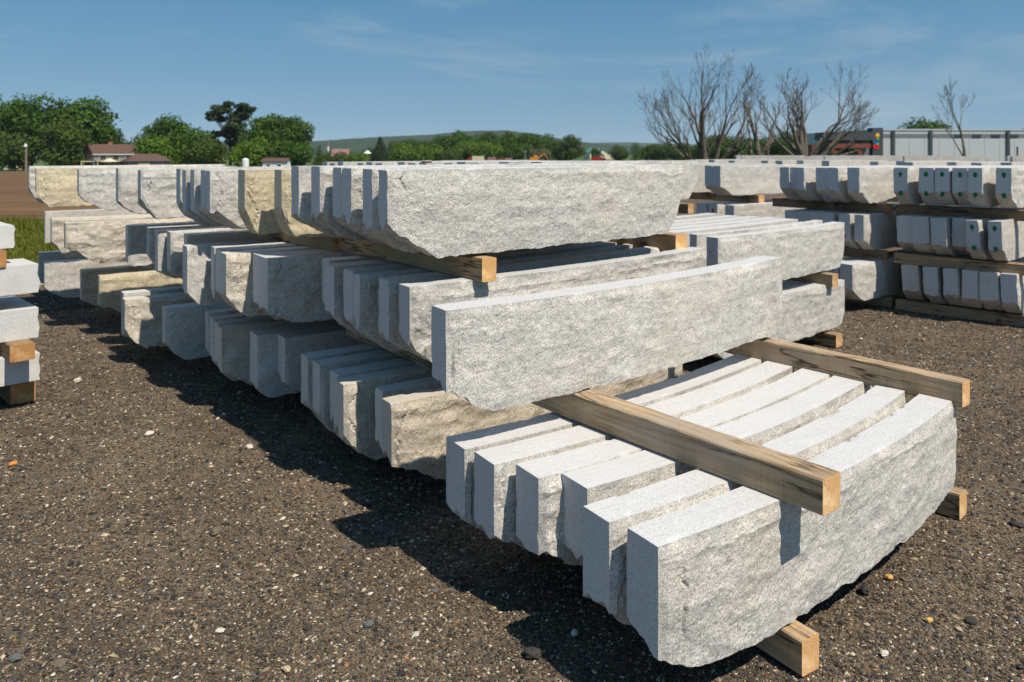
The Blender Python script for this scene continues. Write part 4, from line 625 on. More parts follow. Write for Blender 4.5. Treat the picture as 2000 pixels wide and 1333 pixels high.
for n, (x, y, z, L, w, h, c, lab) in enumerate([(-3.335, 5.44, .359, .9, .15, .116, (.85, .68, .52), 'orange brown timber end between the two lower blocks at the left edge'), (-3.54, 5.45, 1.001, .9, .15, .116, (.85, .66, .5), 'orange brown timber end between the two upper blocks at the left edge'), (-3.50, 5.72, -.02, .9, .16, .145, (.75, .68, .58), 'grey brown timber under the lowest block at the left edge'), (-3.62, 5.5, .687, .9, .14, .111, (.9, .7, .5), 'timber between the second and third blocks at the left edge, cut by the frame')]):
    o = obj('timber', timber_mesh(L, w, h, 60 + n), None, (x, y, z), (0, 0, R(135))); o.color = (*c, 1)
    tag(o, lab, 'timber', 'timbers spacing the granite layers')
# wood offcuts left on a slab top
o = obj('wood_offcut', timber_mesh(.075, .04, .022, 90), None, (-.70, 6.05, 1.722), (0, 0, R(10))); tag(o, 'small orange wood offcut lying on the pale tops behind the near slab', 'wood offcut')
# ------------------------------------------------------------------ single stones on the gravel
PC = {'dark': (.035, .032, .03), 'white': (.55, .50, .43), 'orange': (.55, .30, .09), 'yellow': (.52, .34, .10), 'tan': (.45, .34, .22), 'brown': (.15, .12, .085), 'grey': (.10, .105, .11), 'orangechip': (.6, .24, .03)}
PM = {k: plain(k + '_pebble', c, .75, .3, 90) for k, c in PC.items()}
for n, s in enumerate(PEB):
    I, J, K, Q, MI = lattice(8, 8, 8); P = np.stack([I / 4 - 1, J / 4 - 1, K / 4 - 1], -1).astype(float); P /= np.linalg.norm(P, axis=1, keepdims=True)
    flat = .28 if s['kind'] in ('orangechip',) or 'flat' in s['label'] or 'flake' in s['label'] else .62
    P = P * .86 * (1 + .42 * fbm(P[:, 0] * 1.6 + n * 3, P[:, 1] * 1.6, P[:, 2] * 1.6, n, 3))[:, None] * np.array([1.15, .85, flat]) * s['r']
    z0 = float(gz(s['x'], s['y'])); o = obj('pebble', mesh_np('pebble', P, Q, [PM[s['kind']]], smooth=False), None, (s['x'], s['y'], z0 + s['r'] * flat * .55), (0, 0, n * 1.7))
    tag(o, s['label'], 'stone', 'single stones on the gravel')
# ------------------------------------------------------------------ trees
MATS = {'LEAF': LEAF, 'LEAF2': LEAF2, 'LEAF3': LEAF3, 'PINE': PINE, 'GREYLEAF': GREYLEAF}
def leaf_quads(C, N, size, r):
    """one bent leaf spray (2 triangles) at each centre C facing N"""
    n = len(C); up = r.normal(size=(n, 3)); N = N / np.linalg.norm(N, axis=1, keepdims=True); A = np.cross(N, up); A /= np.linalg.norm(A, axis=1, keepdims=True) + 1e-9; B = np.cross(N, A)
    sa = size * (.6 + .8 * r.random((n, 1))); sb = size * (.5 + .6 * r.random((n, 1)))
    V = np.stack([C - A * sa, C - B * sb + N * sa * .25, C + A * sa, C + B * sb + N * sa * .25], 1).reshape(-1, 3)
    return V, np.arange(4 * n).reshape(-1, 4)
def crown_points(form, w, h, n, r):
    """lobes inside the crown, leaves on and in the lobes; z from 0 to h"""
    P = []; Nn = []
    if form == 'round':
        nl = 44; lob = []
        for i in range(nl):
            d = r.normal(size=3); d /= np.linalg.norm(d); q = r.random() ** .33
            lob.append((np.array([d[0] * w * .5 * q * .84, d[1] * w * .5 * q * .84, h * .47 + d[2] * h * .47 * q * .90]), (.13 + .12 * r.random()) * w))
    elif form == 'cone':
        lob = [(np.array([math.cos(i * 2.4) * w * .3 * (1 - i / 26), math.sin(i * 2.4) * w * .3 * (1 - i / 26), h * (.04 + .93 * i / 26)]), w * (.25 * (1 - i / 26) + .06)) for i in range(26)]
    elif form == 'column':
        lob = [(np.array([math.cos(i * 2.4) * w * .15, math.sin(i * 2.4) * w * .15, h * (.05 + .88 * i / 16)]), w * .36) for i in range(16)]
    else:   # pine: flat tiers on three leaders
        lob = []
        for (ox, top, cnt, sp) in ((-.02, 1.0, 26, .30), (.33, .94, 11, .20), (-.36, .93, 6, .15)):
            for i in range(cnt):
                f = i / cnt; zz = h * (top - .05 - f * (.88 if ox == -.02 else .30)); sx_ = ox * (1 - f * .55) if ox != -.02 else 0
                lob.append((np.array([sx_ * w + r.normal() * w * sp * (.25 + .75 * f), r.normal() * w * sp * .6, zz]), w * (.085 + .08 * r.random()) * (.75 + .7 * f)))
    wts = np.array([l[1] ** 2 for l in lob]); wts /= wts.sum(); cnt = (wts * n).astype(int) + 3
    for (c, rad), k in zip(lob, cnt):
        d = r.normal(size=(k, 3)); d /= np.linalg.norm(d, axis=1, keepdims=True); q = (.55 + .5 * r.random((k, 1)))
        fl = np.array([1, 1, .8 if form != 'pine' else .42]); P.append(c + d * q * rad * fl); Nn.append(d + r.normal(size=(k, 3)) * .55 + np.array([0, 0, .35]))
    return np.concatenate(P), np.concatenate(Nn)
def tree(x, y, ztop, w, mat, form, cb, nmul, label, seed):
    r = np.random.default_rng(seed); z0 = float(gz(x, y)) - .1; H_ = ztop - z0
    t = empty('pine_tree' if form == 'pine' else ('conifer_tree' if mat == 'PINE' else ('bush' if H_ < 5 else 'tree')), (x, y, z0)); tag(t, label, 'bush' if H_ < 5 else 'tree', 'leafy trees beyond the yard')
    hb = H_ * cb; P, N = crown_points(form, w, H_ - hb, int(5200 * nmul) if w > 8 else int(2600 * nmul), r); P[:, 2] += hb
    size = max(.15, w * .027) if form != 'pine' else w * .028
    V, Q = leaf_quads(P, N, size, r); obj('crown', mesh_np('crown', V, Q, [MATS[mat]]), t)
    b = MB(); rt = max(.08, H_ * .016); b.tube((0, 0, -.3), (r.normal() * .2, 0, hb + H_ * .2), rt * 1.3, rt * .9, 8)
    for i in range(7):
        a = r.random() * 6.28; zz = hb * .8 + H_ * (.1 + .25 * r.random()); L = w * (.22 + .2 * r.random()); b.tube((0, 0, zz), (math.cos(a) * L, math.sin(a) * L, zz + L * (.5 + .7 * r.random())), rt * .55, rt * .15, 5)
    if form == 'pine':
        for ox, top in ((-.02, .95), (.33, .90), (-.36, .90)): b.tube((0, 0, H_ * .3), (ox * w, 0, H_ * top), rt * .8, rt * .2, 6)
    obj('trunk', b.mesh('trunk', [BARK], True), t)
TREES = [
 (-153.4, 236, 20.28, 18.32, 'LEAF', 'round', 0.28, 1.0, 'tall dark tree at the extreme left of the treeline behind the field'),
 (-140.7, 228, 19.2, 16.82, 'LEAF', 'round', 0.28, 1.0, 'tall broad tree second along the treeline, pale bare limbs inside'),
 (-133.89, 240, 19.48, 23.1, 'LEAF', 'round', 0.28, 1.0, 'tallest broad green tree rising behind the brown roofed house'),
 (-124.48, 238, 11.66, 12.19, 'LEAF', 'round', 0.15, 1.0, 'lower dark tree sloping down beside the farmhouse chimney'),
 (-124.18, 214, 11.23, 13.96, 'LEAF2', 'round', 0.1, 1.0, 'olive green tree in front of the tall trees left of the farmhouse'),
 (-136.57, 214, 7.99, 13.29, 'LEAF2', 'round', 0.1, 1.0, 'low olive tree behind the lamp pole'),
 (-131.1, 228, 4.65, 10.62, 'LEAF3', 'round', 0.1, 1.0, 'low bright tree left of the farmhouse roof'),
 (-107.45, 232, 11.11, 11.89, 'LEAF', 'round', 0.12, 1.0, 'rounded tree at the left of the clump right of the farmhouse'),
 (-102.78, 236, 13.29, 15.39, 'LEAF', 'round', 0.15, 1.0, 'tallest round crown of the clump right of the farmhouse'),
 (-96.3, 238, 9.94, 15.52, 'LEAF', 'round', 0.12, 1.0, 'lower round tree between the tall clump and the pine'),
 (-103.2, 228, 6.45, 14.87, 'LEAF3', 'round', 0.05, 1.0, 'bright low tree rising over the brown garage roof'),
 (-89.25, 228, 6.15, 12.39, 'LEAF2', 'round', 0.05, 1.0, 'olive low tree left of the pine trunk'),
 (-86.84, 240, 17.91, 16.02, 'PINE', 'pine', 0.28, 1.0, 'ragged dark pine with forked flat top between round trees'),
 (-72.04, 232, 14.62, 15.13, 'LEAF', 'round', 0.12, 1.0, 'tall round tree just right of the ragged pine'),
 (-64.76, 230, 13.45, 13.21, 'LEAF', 'round', 0.12, 1.0, 'round tree forming the right shoulder of the tall clump'),
 (-73.03, 222, 6.33, 13.79, 'LEAF3', 'round', 0.05, 1.0, 'bright low tree below the ragged pine'),
 (-62.96, 220, 5.71, 13.66, 'LEAF', 'round', 0.05, 1.0, 'low dark tree at the foot of the right shoulder tree'),
 (-64.32, 260, 4.71, 5.25, 'LEAF2', 'cone', 0.05, 1.0, 'small olive sapling just left of the red tipped post'),
 (-73.82, 330, 0.93, 15.37, 'LEAF2', 'round', 0.0, 1.0, 'low olive bush beside the small pink roofed house'),
 (-65.78, 330, 1.58, 11.27, 'LEAF3', 'round', 0.0, 1.0, 'low bright bush right of the small pink roofed house'),
 (-64.25, 380, 10.05, 10.62, 'PINE', 'cone', 0.05, 1.0, 'dark conifer at the left end of the middle wood'),
 (-70.41, 385, 4.08, 8.97, 'LEAF', 'round', 0.05, 1.0, 'low dark tree at the foot of the left conifer'),
 (-60.0, 400, 8.91, 9.32, 'LEAF2', 'round', 0.1, 1.0, 'slim tree just right of the left conifer'),
 (-55.26, 420, 10.37, 11.09, 'LEAF', 'round', 0.1, 1.0, 'small dark crown above the bright trees of the middle wood'),
 (-45.32, 410, 9.08, 14.0, 'LEAF2', 'round', 0.1, 1.0, 'olive crown behind the bright trees of the middle wood'),
 (-51.88, 372, 5.47, 15.02, 'LEAF3', 'round', 0.03, 1.0, 'bright low tree in front of the middle wood, leftmost'),
 (-40.16, 370, 4.96, 14.94, 'LEAF3', 'round', 0.03, 1.0, 'bright low tree in front of the middle wood, second along'),
 (-33.68, 400, 11.54, 16.15, 'LEAF', 'round', 0.1, 1.0, 'dark crown rising toward the hill summit in the middle wood'),
 (-25.31, 405, 14.06, 17.61, 'LEAF', 'round', 0.1, 1.0, 'tallest dark crown of the middle wood under the hill summit'),
 (-12.88, 408, 13.88, 17.74, 'LEAF', 'round', 0.1, 1.0, 'dark crown just right of the tallest in the middle wood'),
 (-1.05, 400, 12.33, 17.39, 'LEAF', 'round', 0.1, 1.0, 'broad crown in the centre right of the middle wood'),
 (8.99, 402, 12.91, 14.98, 'LEAF', 'round', 0.1, 1.0, 'crown right of centre in the middle wood'),
 (18.33, 398, 10.96, 14.21, 'LEAF', 'round', 0.1, 1.0, 'crown sloping down at the right of the middle wood'),
 (-20.8, 372, 7.92, 14.44, 'LEAF3', 'round', 0.03, 1.0, 'bright rounded tree before the dark crowns, left of the yellow machine'),
 (-10.47, 370, 6.91, 14.36, 'LEAF3', 'round', 0.03, 1.0, 'bright rounded tree before the dark crowns, above the cream truck'),
 (2.95, 374, 7.46, 14.52, 'LEAF', 'round', 0.03, 1.0, 'green tree standing above the cream truck roof line'),
 (13.1, 362, 3.94, 11.24, 'GREYLEAF', 'round', 0.0, 1.0, 'grey thin leaved bush in front of the middle wood'),
 (22.88, 378, 8.02, 11.74, 'LEAF2', 'round', 0.03, 1.0, 'olive tree beside the tall narrow one at the right of the middle wood'),
 (28.39, 372, 11.34, 12.13, 'LEAF2', 'round', 0.05, 1.0, 'tall narrow tree closing the right end of the middle wood'),
 (-29.78, 365, 3.48, 12.47, 'LEAF2', 'round', 0.0, 1.0, 'olive low shrub tree in front of the middle wood, left of centre'),
 (56.45, 520, 5.56, 8.07, 'LEAF', 'round', 0.1, 1.0, 'small dark tree behind the cream building with the green roof'),
 (59.41, 430, 6.04, 11.35, 'LEAF2', 'round', 0.03, 1.0, 'olive tree at the left end of the right hand treeline'),
 (63.68, 400, 7.06, 6.83, 'LEAF', 'column', 0.02, 1.0, 'narrow dark upright tree in the right hand treeline'),
 (73.72, 415, 6.99, 12.24, 'LEAF', 'round', 0.03, 1.0, 'round tree right of the narrow dark one'),
 (80.47, 405, 7.93, 13.21, 'LEAF', 'round', 0.03, 1.0, 'round tree left of the tallest bare tree'),
 (88.95, 400, 5.75, 14.28, 'LEAF2', 'round', 0.03, 1.0, 'olive tree behind the foot of the tallest bare tree'),
 (73.42, 300, 5.55, 10.71, 'LEAF', 'round', 0.03, 1.0, 'dark tree behind the stems of the tallest bare tree'),
 (78.61, 290, 9.62, 13.96, 'LEAF', 'round', 0.05, 1.0, 'dark round tree right of the tallest bare tree'),
 (85.88, 285, 7.61, 12.39, 'LEAF', 'round', 0.03, 1.0, 'dark round tree behind the leaning bare tree'),
 (94.74, 288, 8.05, 12.52, 'LEAF', 'round', 0.03, 1.0, 'dark round tree between the two right bare trees'),
 (99.47, 280, 9.72, 13.04, 'LEAF', 'round', 0.05, 1.0, 'dark round tree behind the spreading bare tree'),
 (105.3, 275, 5.24, 11.1, 'LEAF2', 'round', 0.03, 1.0, 'olive tree by the left end of the dark entrance building'),
 (154.58, 330, 13.09, 5.12, 'LEAF', 'round', 0.3, 1.0, 'small crown peeping over the corner of the grey warehouse'),
 (173.68, 330, 15.48, 22.54, 'LEAF', 'round', 0.3, 1.0, 'round green crown peeping over the grey warehouse roof'),
 (160.22, 330, 12.22, 4.1, 'LEAF2', 'round', 0.3, 1.0, 'tiny crown over the warehouse roof beside the corner tower'),
 (187.14, 330, 12.44, 7.69, 'LEAF', 'round', 0.3, 1.0, 'low crown over the warehouse roof by the small bare tree'),
 (216.67, 330, 13.31, 7.69, 'LEAF', 'round', 0.3, 1.0, 'crown over the warehouse roof at the right edge'),
]

for n, a in enumerate(TREES): tree(*a, 100 + n)
# bare trees: every limb a tapering run of short pieces
def bare_tree(label, x, y, stems, seed, depth, spread, twig, name='bare_tree', zend=None, k0=1.0):
    r_ = random.Random(seed); z0 = float(gz(x, y)); t = empty(name, (x, y, z0)); tag(t, label, 'tree', 'bare trees in front of the treeline')
    trunk = MB(); limbs = MB()
    def limb(p, d, L, rad, lvl, first):
        n = 5 if lvl == 0 else (4 if lvl < 3 else 3); b = trunk if first else limbs; step = L / n; q = Vector(p); d = Vector(d).normalized(); ra = rad
        for i in range(n):
            d = (d + Vector((r_.gauss(0, .11), r_.gauss(0, .11), r_.gauss(.05, .06)))).normalized(); e = q + d * step; rb = rad * (1 - (.66 if lvl < depth else .8) * (i + 1) / n)
            b.tube(q, e, ra, rb, 7 if lvl < 2 else (5 if lvl < 3 else 3), 0, False)
            if lvl < depth and i >= 1:
                for _ in range(2 if i == n - 1 else r_.choice((1, 1, 2) if lvl == 1 else ((0, 1, 1, 2) if lvl else (0, 1, 1)))):
                    side = Matrix.Rotation(r_.uniform(0, 6.283), 3, d) @ d.orthogonal().normalized(); nd = (d * (1 - .3 * spread) + side * spread * r_.uniform(.45, .9)).normalized(); nd.z += .12
                    limb(e, nd, L * r_.uniform(.42, .64), max(twig, rb * r_.uniform(.5, .75)), lvl + 1, False)
            q, ra = e, rb
    for st in stems: limb((st[0], st[1], st[7] if len(st) > 7 else -.3), st[2:5], st[5], st[6], 0, True)
    obj('trunk', trunk.mesh('trunk', [DEADBARK], True), t); obj('branches', limbs.mesh('branches', [DEADBARK], True), t)
    return t
bare_tree('tallest bare grey tree, many upright stems from one foot', 17.6, 70, [(0, 0, .0, 0, 1, 6.4, .40), (.15, .1, .22, .05, 1, 5.8, .30), (-.2, 0, -.28, .1, 1, 5.6, .30), (.3, 0, .56, -.1, 1, 6.0, .28), (-.1, .2, -.85, .2, .8, 4.6, .24, .8), (0, .3, .05, .4, 1, 4.8, .22), (-.3, 0, -.50, -.2, 1, 5.2, .24), (.2, 0, .95, .2, .85, 4.2, .22, .6)], 11, 4, .58, .016)
bare_tree('leaning forked bare tree with broken limbs between two larger bare trees', 21.2, 68, [(0, 0, .22, 0, 1, 2.4, .46), (.45, 0, .75, .1, 1, 3.2, .30, 1.6), (.4, 0, -.25, 0, 1, 3.4, .30, 1.8)], 23, 3, .62, .026)
bare_tree('spreading bare tree with a wide fan of fine twigs, before the dark building', 26.3, 70, [(0, 0, .0, 0, 1, 4.6, .46), (.15, 0, .45, .1, 1, 4.6, .32, 1.0), (.25, 0, .95, -.1, .8, 4.6, .30, .9), (-.1, 0, -.55, .2, 1, 4.2, .30, 1.2), (.1, .2, .2, .4, 1, 4.4, .27, 1.6), (.2, -.2, .7, .2, 1, 4.6, .27, 1.3), (-.1, .1, -.35, -.3, 1, 4.2, .26, 1.7), (.35, 0, 1.25, .1, .75, 4.4, .25, .7), (-.2, 0, -.95, .1, .8, 3.6, .24, 1.2)], 37, 4, .66, .016)
bare_tree('small slim bare tree standing before the grey warehouse wall', 46.8, 80, [(0, 0, 0, 0, 1, 5.4, .24)], 48, 4, .50, .018)
# fallen limbs round the bare trees
for n, (x, y, L, a, tilt, lab) in enumerate([(15.0, 68, 2.8, 150, .75, 'pale broken limb leaning left of the tallest bare tree'), (19.4, 68, 1.6, 25, .6, 'short pale broken limb right of the tallest bare tree'), (20.6, 67, 3.4, 115, 1.0, 'crooked pale limb leaning against the forked bare tree'), (24.2, 67, 3.0, 10, .12, 'long dead limb lying between the two right bare trees'), (28.0, 67, 2.6, 20, .35, 'pale fallen limb right of the spreading bare tree')]):
    b = MB(); r_ = random.Random(n); p = Vector((0, 0, 0)); d = Vector((math.cos(R(a)), .1, tilt)).normalized()
    for i in range(5):
        d = (d + Vector((r_.gauss(0, .15), r_.gauss(0, .1), r_.gauss(0, .12)))).normalized(); e = p + d * L / 5; b.tube(p, e, .13 * (1 - i / 6), .13 * (1 - (i + 1) / 6), 6); p = e
        if i in (2, 3): b.tube(e, e + (d + Vector((r_.gauss(0, .6), .1, .5))).normalized() * .9, .05, .015, 5)
    tag(obj('fallen_limb', b.mesh('fallen_limb', [DEADBARK], True), None, (x, y, float(gz(x, y)) + .9 * (n != 3) + 1.0)), lab, 'dead branch', 'dead limbs by the bare trees')
# ------------------------------------------------------------------ buildings
ROOF = plain('brown_shingle', (.105, .062, .048), .9, .25, 2.0); PINKROOF = plain('faded_red_roof', (.25, .14, .13), .9, .15, 2.0)
SIDING = plain('blue_grey_siding', (.19, .21, .22), .8, .1, 2.0); CREAM = plain('cream_paint', (.62, .52, .36), .7, .08, 2.0); WHITE = plain('white_paint', (.74, .73, .70), .6, .05, 2.0)
GLASS = NM('window_glass', .12, .6).color((.03, .035, .04)); BRICK = plain('chimney_brick', (.28, .12, .08), .9, .2, 8.0); GREENROOF = plain('green_metal_roof', (.09, .22, .15), .6, .08, 2.0)
PANEL = plain('pale_grey_panel', (.47, .48, .50), .55, .05, .4); DARKP = plain('charcoal_panel', (.060, .066, .075), .6, .1, .4); MIDP = plain('mid_grey_panel', (.16, .17, .18), .6, .08, .4); RUST = plain('rust_red_cladding', (.20, .050, .028), .7, .15, 1.0)
def part(name, mb, mats, parent, loc=(0, 0, 0)): return obj(name, mb.mesh(name, mats if isinstance(mats, list) else [mats]), parent, loc)
def gable(w, d, z0, z1, over=.4, th=.16):
    """pitched roof slab, ridge along x"""
    b = MB()
    for s_ in (-1, 1):
        b.prism([(s_ * (d / 2 + over), z0 - over * (z1 - z0) / (d / 2)), (0, z1), (0, z1 + th), (s_ * (d / 2 + over), z0 - over * (z1 - z0) / (d / 2) + th)], 'x', -w / 2 - over, w / 2 + over)
    return b
def windows(parent, spots, fm=WHITE):
    for (x, y, z, w, h) in spots:
        f = part('window', MB().box(x - w / 2 - .1, x + w / 2 + .1, y - .08, y - .02, z - .1, z + h + .1), fm, parent); part('pane', MB().box(x - w / 2, x + w / 2, y - .11, y - .082, z, z + h), GLASS, f)
# farmhouse
h = empty('farmhouse', (-114.0, 222, float(gz(-114, 222))), R(47)); tag(h, 'blue grey two storey farmhouse with brown gable roof and porch', 'house')
part('wall', MB().box(-6.2, 6.2, -3.6, 3.6, -.3, 4.8).prism([(-3.6, 4.8), (3.6, 4.8), (0, 7.1)], 'x', -6.2, 6.2), SIDING, h)
rf = part('roof', gable(12.4, 7.2, 4.8, 7.2), ROOF, h); part('chimney', MB().box(-1.2, -.1, -.3, .5, 6.6, 8.0), BRICK, rf)
part('gutter', MB().box(-6.6, 6.6, -4.12, -3.99, 4.35, 4.55), WHITE, h)
windows(h, [(-3.8, -3.6, 3.0, 1.6, 1.1), (-.4, -3.6, 3.0, 1.6, 1.1), (3.6, -3.6, 3.0, 2.4, 1.1), (-4, -3.6, .8, 1.2, 1.4), (3.4, -3.6, .8, 1.2, 1.4)], CREAM)
for yy in (-1.5, 1.4):
    f = part('window', MB().box(-6.28, -6.22, yy - .7, yy + .7, 2.9, 4.5), CREAM, h); part('pane', MB().box(-6.31, -6.285, yy - .5, yy + .5, 3.1, 4.3), GLASS, f)
pr = part('porch', MB().box(-9.4, -6.3, -3.4, 3.0, 2.4, 2.6).box(-9.3, -9.1, -3.3, -3.1, -.2, 2.4).box(-9.3, -9.1, 2.7, 2.9, -.2, 2.4).box(-6.0, 6.0, -5.6, -3.7, 2.5, 2.68).box(-5.9, -5.75, -5.5, -5.35, -.2, 2.5).box(5.75, 5.9, -5.5, -5.35, -.2, 2.5), CREAM, h)
g_ = empty('garage', (-101.4, 216, float(gz(-101, 216))), R(40)); tag(g_, 'low garage with brown hip roof right of the farmhouse', 'garage')
part('wall', MB().box(-5.4, 5.4, -3, 3, -.3, 2.7), SIDING, g_); b = MB(); A_ = [(-6, -3.6, 2.6), (6, -3.6, 2.6), (6, 3.6, 2.6), (-6, 3.6, 2.6), (-3, 0, 4.6), (3, 0, 4.6)]
for q in ((0, 1, 5, 4), (1, 2, 5), (2, 3, 4, 5), (3, 0, 4), (3, 2, 1, 0)): b.poly([A_[i] for i in q])
part('roof', b, ROOF, g_); part('door', MB().box(-3, 0, -3.08, -3.02, 0, 2.2), CREAM, g_); windows(g_, [(2.6, -3.0, .9, 1.4, 1.0)])
u_ = empty('garden_umbrella', (-108.6, 210, float(gz(-108, 210)))); tag(u_, 'cream garden umbrella open in front of the farmhouse', 'umbrella'); b = MB(); ring = [(math.cos(i * math.pi / 4) * 2.1, math.sin(i * math.pi / 4) * 2.1, 2.5) for i in range(8)]
for i in range(8): b.poly([ring[i], ring[(i + 1) % 8], (0, 0, 3.5)])
part('canopy', b, CREAM, u_); part('pole', MB().tube((0, 0, 0), (0, 0, 3.4), .05, .05, 6), WHITE, u_)
# cottage behind the lamp pole
h = empty('cottage', (-143.5, 224, float(gz(-143, 224))), R(-10)); tag(h, 'small cream cottage with orange brown roof behind the lamp pole', 'house')
part('wall', MB().box(-1.9, 1.9, -1.5, 1.5, -.3, 3.6).prism([(-1.5, 3.6), (1.5, 3.6), (0, 4.6)], 'x', -1.9, 1.9), CREAM, h); part('roof', gable(3.8, 3.0, 3.6, 4.7, .3), plain('orange_roof', (.30, .13, .06), .9, .15, 2.0), h); windows(h, [(-.9, -1.5, 1.2, .8, 1.2), (.9, -1.5, 1.2, .8, 1.2)])
# lamp pole with two wires
p_ = empty('lamp_pole', (-128.0, 205, float(gz(-128, 205)))); tag(p_, 'wooden pole topped by a pale yard lamp at the field edge', 'lamp pole'); part('pole', MB().tube((0, 0, -.3), (0, 0, 6.6), .30, .24, 8), plain('pole_wood', (.24, .18, .14), .9, .2, 3.0), p_); part('lamp', MB().tube((0, -.2, 6.5), (0, -.2, 7.3), .42, .30, 10), plain('lamp_glass', (.7, .72, .75), .4, .02), p_)
for zz, lab in ((8.2, 'upper wire running to the left behind the lamp pole'), (4.8, 'lower wire running to the left behind the lamp pole')):
    b = MB(); pts = [(-128 - 14 * i, 206, 1.8 + zz - 4.6 + .05 * (i - 2) ** 2) for i in range(5)]
    for i in range(4): b.tube(pts[i], pts[i + 1], .035, .035, 4)
    tag(obj('wire', b.mesh('wire', [DARKP])), lab, 'wire')
# small buildings far off between the trees
def shed(name, px, d, w, dep, hw, hr, wall, roof, label, rz=0):
    h = empty(name, (px, d, float(gz(px, d))), R(rz)); tag(h, label, 'building'); part('wall', MB().box(-w / 2, w / 2, -dep / 2, dep / 2, -.3, hw).prism([(-dep / 2, hw), (dep / 2, hw), (0, hr - .1)], 'x', -w / 2, w / 2), wall, h); part('roof', gable(w, dep, hw, hr, .35), roof, h); windows(h, [(-w * .25, -dep / 2, hw * .4, w * .14, hw * .3), (w * .2, -dep / 2, hw * .4, w * .14, hw * .3)], WHITE); return h
shed('house', -72.5, 330, 6.6, 5, 3.6, 6.4, WHITE, PINKROOF, 'small white house with faded pink roof under the hill')
shed('shed', -88, 235, 2.4, 2.4, 2.8, 4.2, CREAM, CREAM, 'tiny pale gabled shed at the foot of the treeline', 90)
shed('house', -63.5, 210, 6.4, 4, 2.6, 3.4, WHITE, ROOF, 'long low house with brown roof at the foot of the tall round trees')
b = empty('storage_tank', (-70.2, 205, float(gz(-70, 205)))); tag(b, 'small white tank left of the long low house', 'tank'); part('shell', MB().tube((0, 0, 0), (0, 0, 3.1), .9, .9, 14), WHITE, b); part('lid', MB().tube((0, 0, 3.1), (0, 0, 3.5), .9, .2, 14), WHITE, b)
b = empty('marker_post', (-78, 330, float(gz(-78, 330)))); tag(b, 'thin red and white banded post between the sapling and the pink roof', 'post')
for i in range(5): part('band', MB().tube((0, 0, i * 1.9), (0, 0, (i + 1) * 1.9 - .003), .40, .38, 8), PINKROOF if i % 2 == 0 else WHITE, b)
b = empty('white_umbrella', (-66.0, 355, float(gz(-66, 355)))); tag(b, 'small white topped canopy at the left foot of the middle wood', 'canopy'); part('canopy', MB().tube((0, 0, 4.6), (0, 0, 6.0), 1.8, .4, 10), WHITE, b); part('pole', MB().tube((0, 0, 0), (0, 0, 4.7), .3, .3, 8), WHITE, b)
# cream barn with a green roof
h = empty('barn', (64, 600, float(gz(64, 600))), R(12)); tag(h, 'cream barn with white gable end and green roof past the middle wood', 'barn')
part('wall', MB().box(-7, 7, -9, 9, -.3, 5.2), CREAM, h); part('gable_wall', MB().prism([(-7, 5.2), (7, 5.2), (0, 9.2)], 'y', -9.0, 9.0), WHITE, h); bb = gable(18.0, 14.0, 5.2, 9.3, .5); bb.v = [(y_, -x_, z_) for (x_, y_, z_) in bb.v]; part('roof', bb, GREENROOF, h)
windows(h, [(-3.5, -9.0, 1.8, 1.6, 1.6), (3.5, -9.0, 1.8, 1.6, 1.6)]); part('annexe', MB().box(7.2, 17, -8, 4, -.3, 3.4).box(7.1, 17.3, -8.3, 4.3, 3.4, 3.7), [CREAM], h)
# trucks and machine parked before the middle wood
def truck(x, y, cabm, boxm, label, L=5.5, rz=0, s=1.0):
    t = empty('truck', (x, y, float(gz(x, y))), R(rz)); t.scale = (s, s, s); tag(t, label, 'truck')
    part('cab', MB().prism([(0, .7), (1.9, .7), (1.9, 1.6), (1.3, 2.5), (0, 2.5)], 'y', -1.05, 1.05), cabm, t, (L * .5 - .2, 0, 0)); part('window', MB().box(L * .5 + .1, L * .5 + 1.0, -1.09, -1.055, 1.6, 2.3), GLASS, t); part('cargo_box', MB().box(-L * .5, L * .5 - .35, -1.15, 1.15, .9, 3.0), boxm, t)
    for wx in (-L * .35, L * .5 + 1.0):
        for wy in (-.95, .95): part('wheel', MB().tube((wx, wy - .15, .5), (wx, wy + .15, .5), .5, .5, 14), DARKP, t)
RED = plain('red_paint', (.26, .022, .018), .4, .05); ORANGE = plain('orange_paint', (.55, .22, .03), .5, .08)
truck(-15.4, 350, RED, CREAM, 'cream box truck with a red cab before the middle wood', 5.0, 180, 1.15); truck(-9.0, 352, RED, PINKROOF, 'dull red truck right of the cream box truck', 4.0, 0, 1.0); truck(37.0, 340, RED, RED, 'bright red truck left of the cream barn', 4.2, 0, 1.1); truck(-1.6, 350, RED, PINKROOF, 'low red truck near the middle of the wood', 4.0, 180, .9)
t = empty('excavator', (10.9, 345, float(gz(10, 345)))); tag(t, 'orange yellow excavator before the middle wood', 'excavator'); part('cab', MB().box(-1.4, .6, -1, 1, 1.5, 3.9), ORANGE, t); part('engine_cover', MB().box(-3.0, -1.42, -1.2, 1.2, 1.5, 3.0), ORANGE, t)
for yy in (-1.2, 1.2): part('track', MB().prism([(-2.6, .3), (-2.2, 0), (2.2, 0), (2.6, .3), (2.6, .9), (2.2, 1.2), (-2.2, 1.2), (-2.6, .9)], 'y', yy - .3, yy + .3), DARKP, t)
part('boom', MB().tube((.6, 0, 2.2), (3.2, 0, 4.6), .28, .22, 6).tube((3.2, 0, 4.6), (5.0, 0, 2.2), .2, .16, 6), ORANGE, t); part('bucket', MB().prism([(4.6, 2.3), (5.5, 2.0), (5.3, 1.1), (4.5, 1.2)], 'y', -.6, .6), DARKP, t)
b = empty('utility_pole', (5.9, 350, float(gz(6, 350)))); tag(b, 'grey utility pole before the middle wood, right of centre', 'pole'); part('pole', MB().tube((0, 0, -.3), (0, 0, 6.2), .35, .28, 8), MIDP, b); part('crossarm', MB().box(-.9, .9, -.1, .1, 5.4, 5.6), MIDP, b)
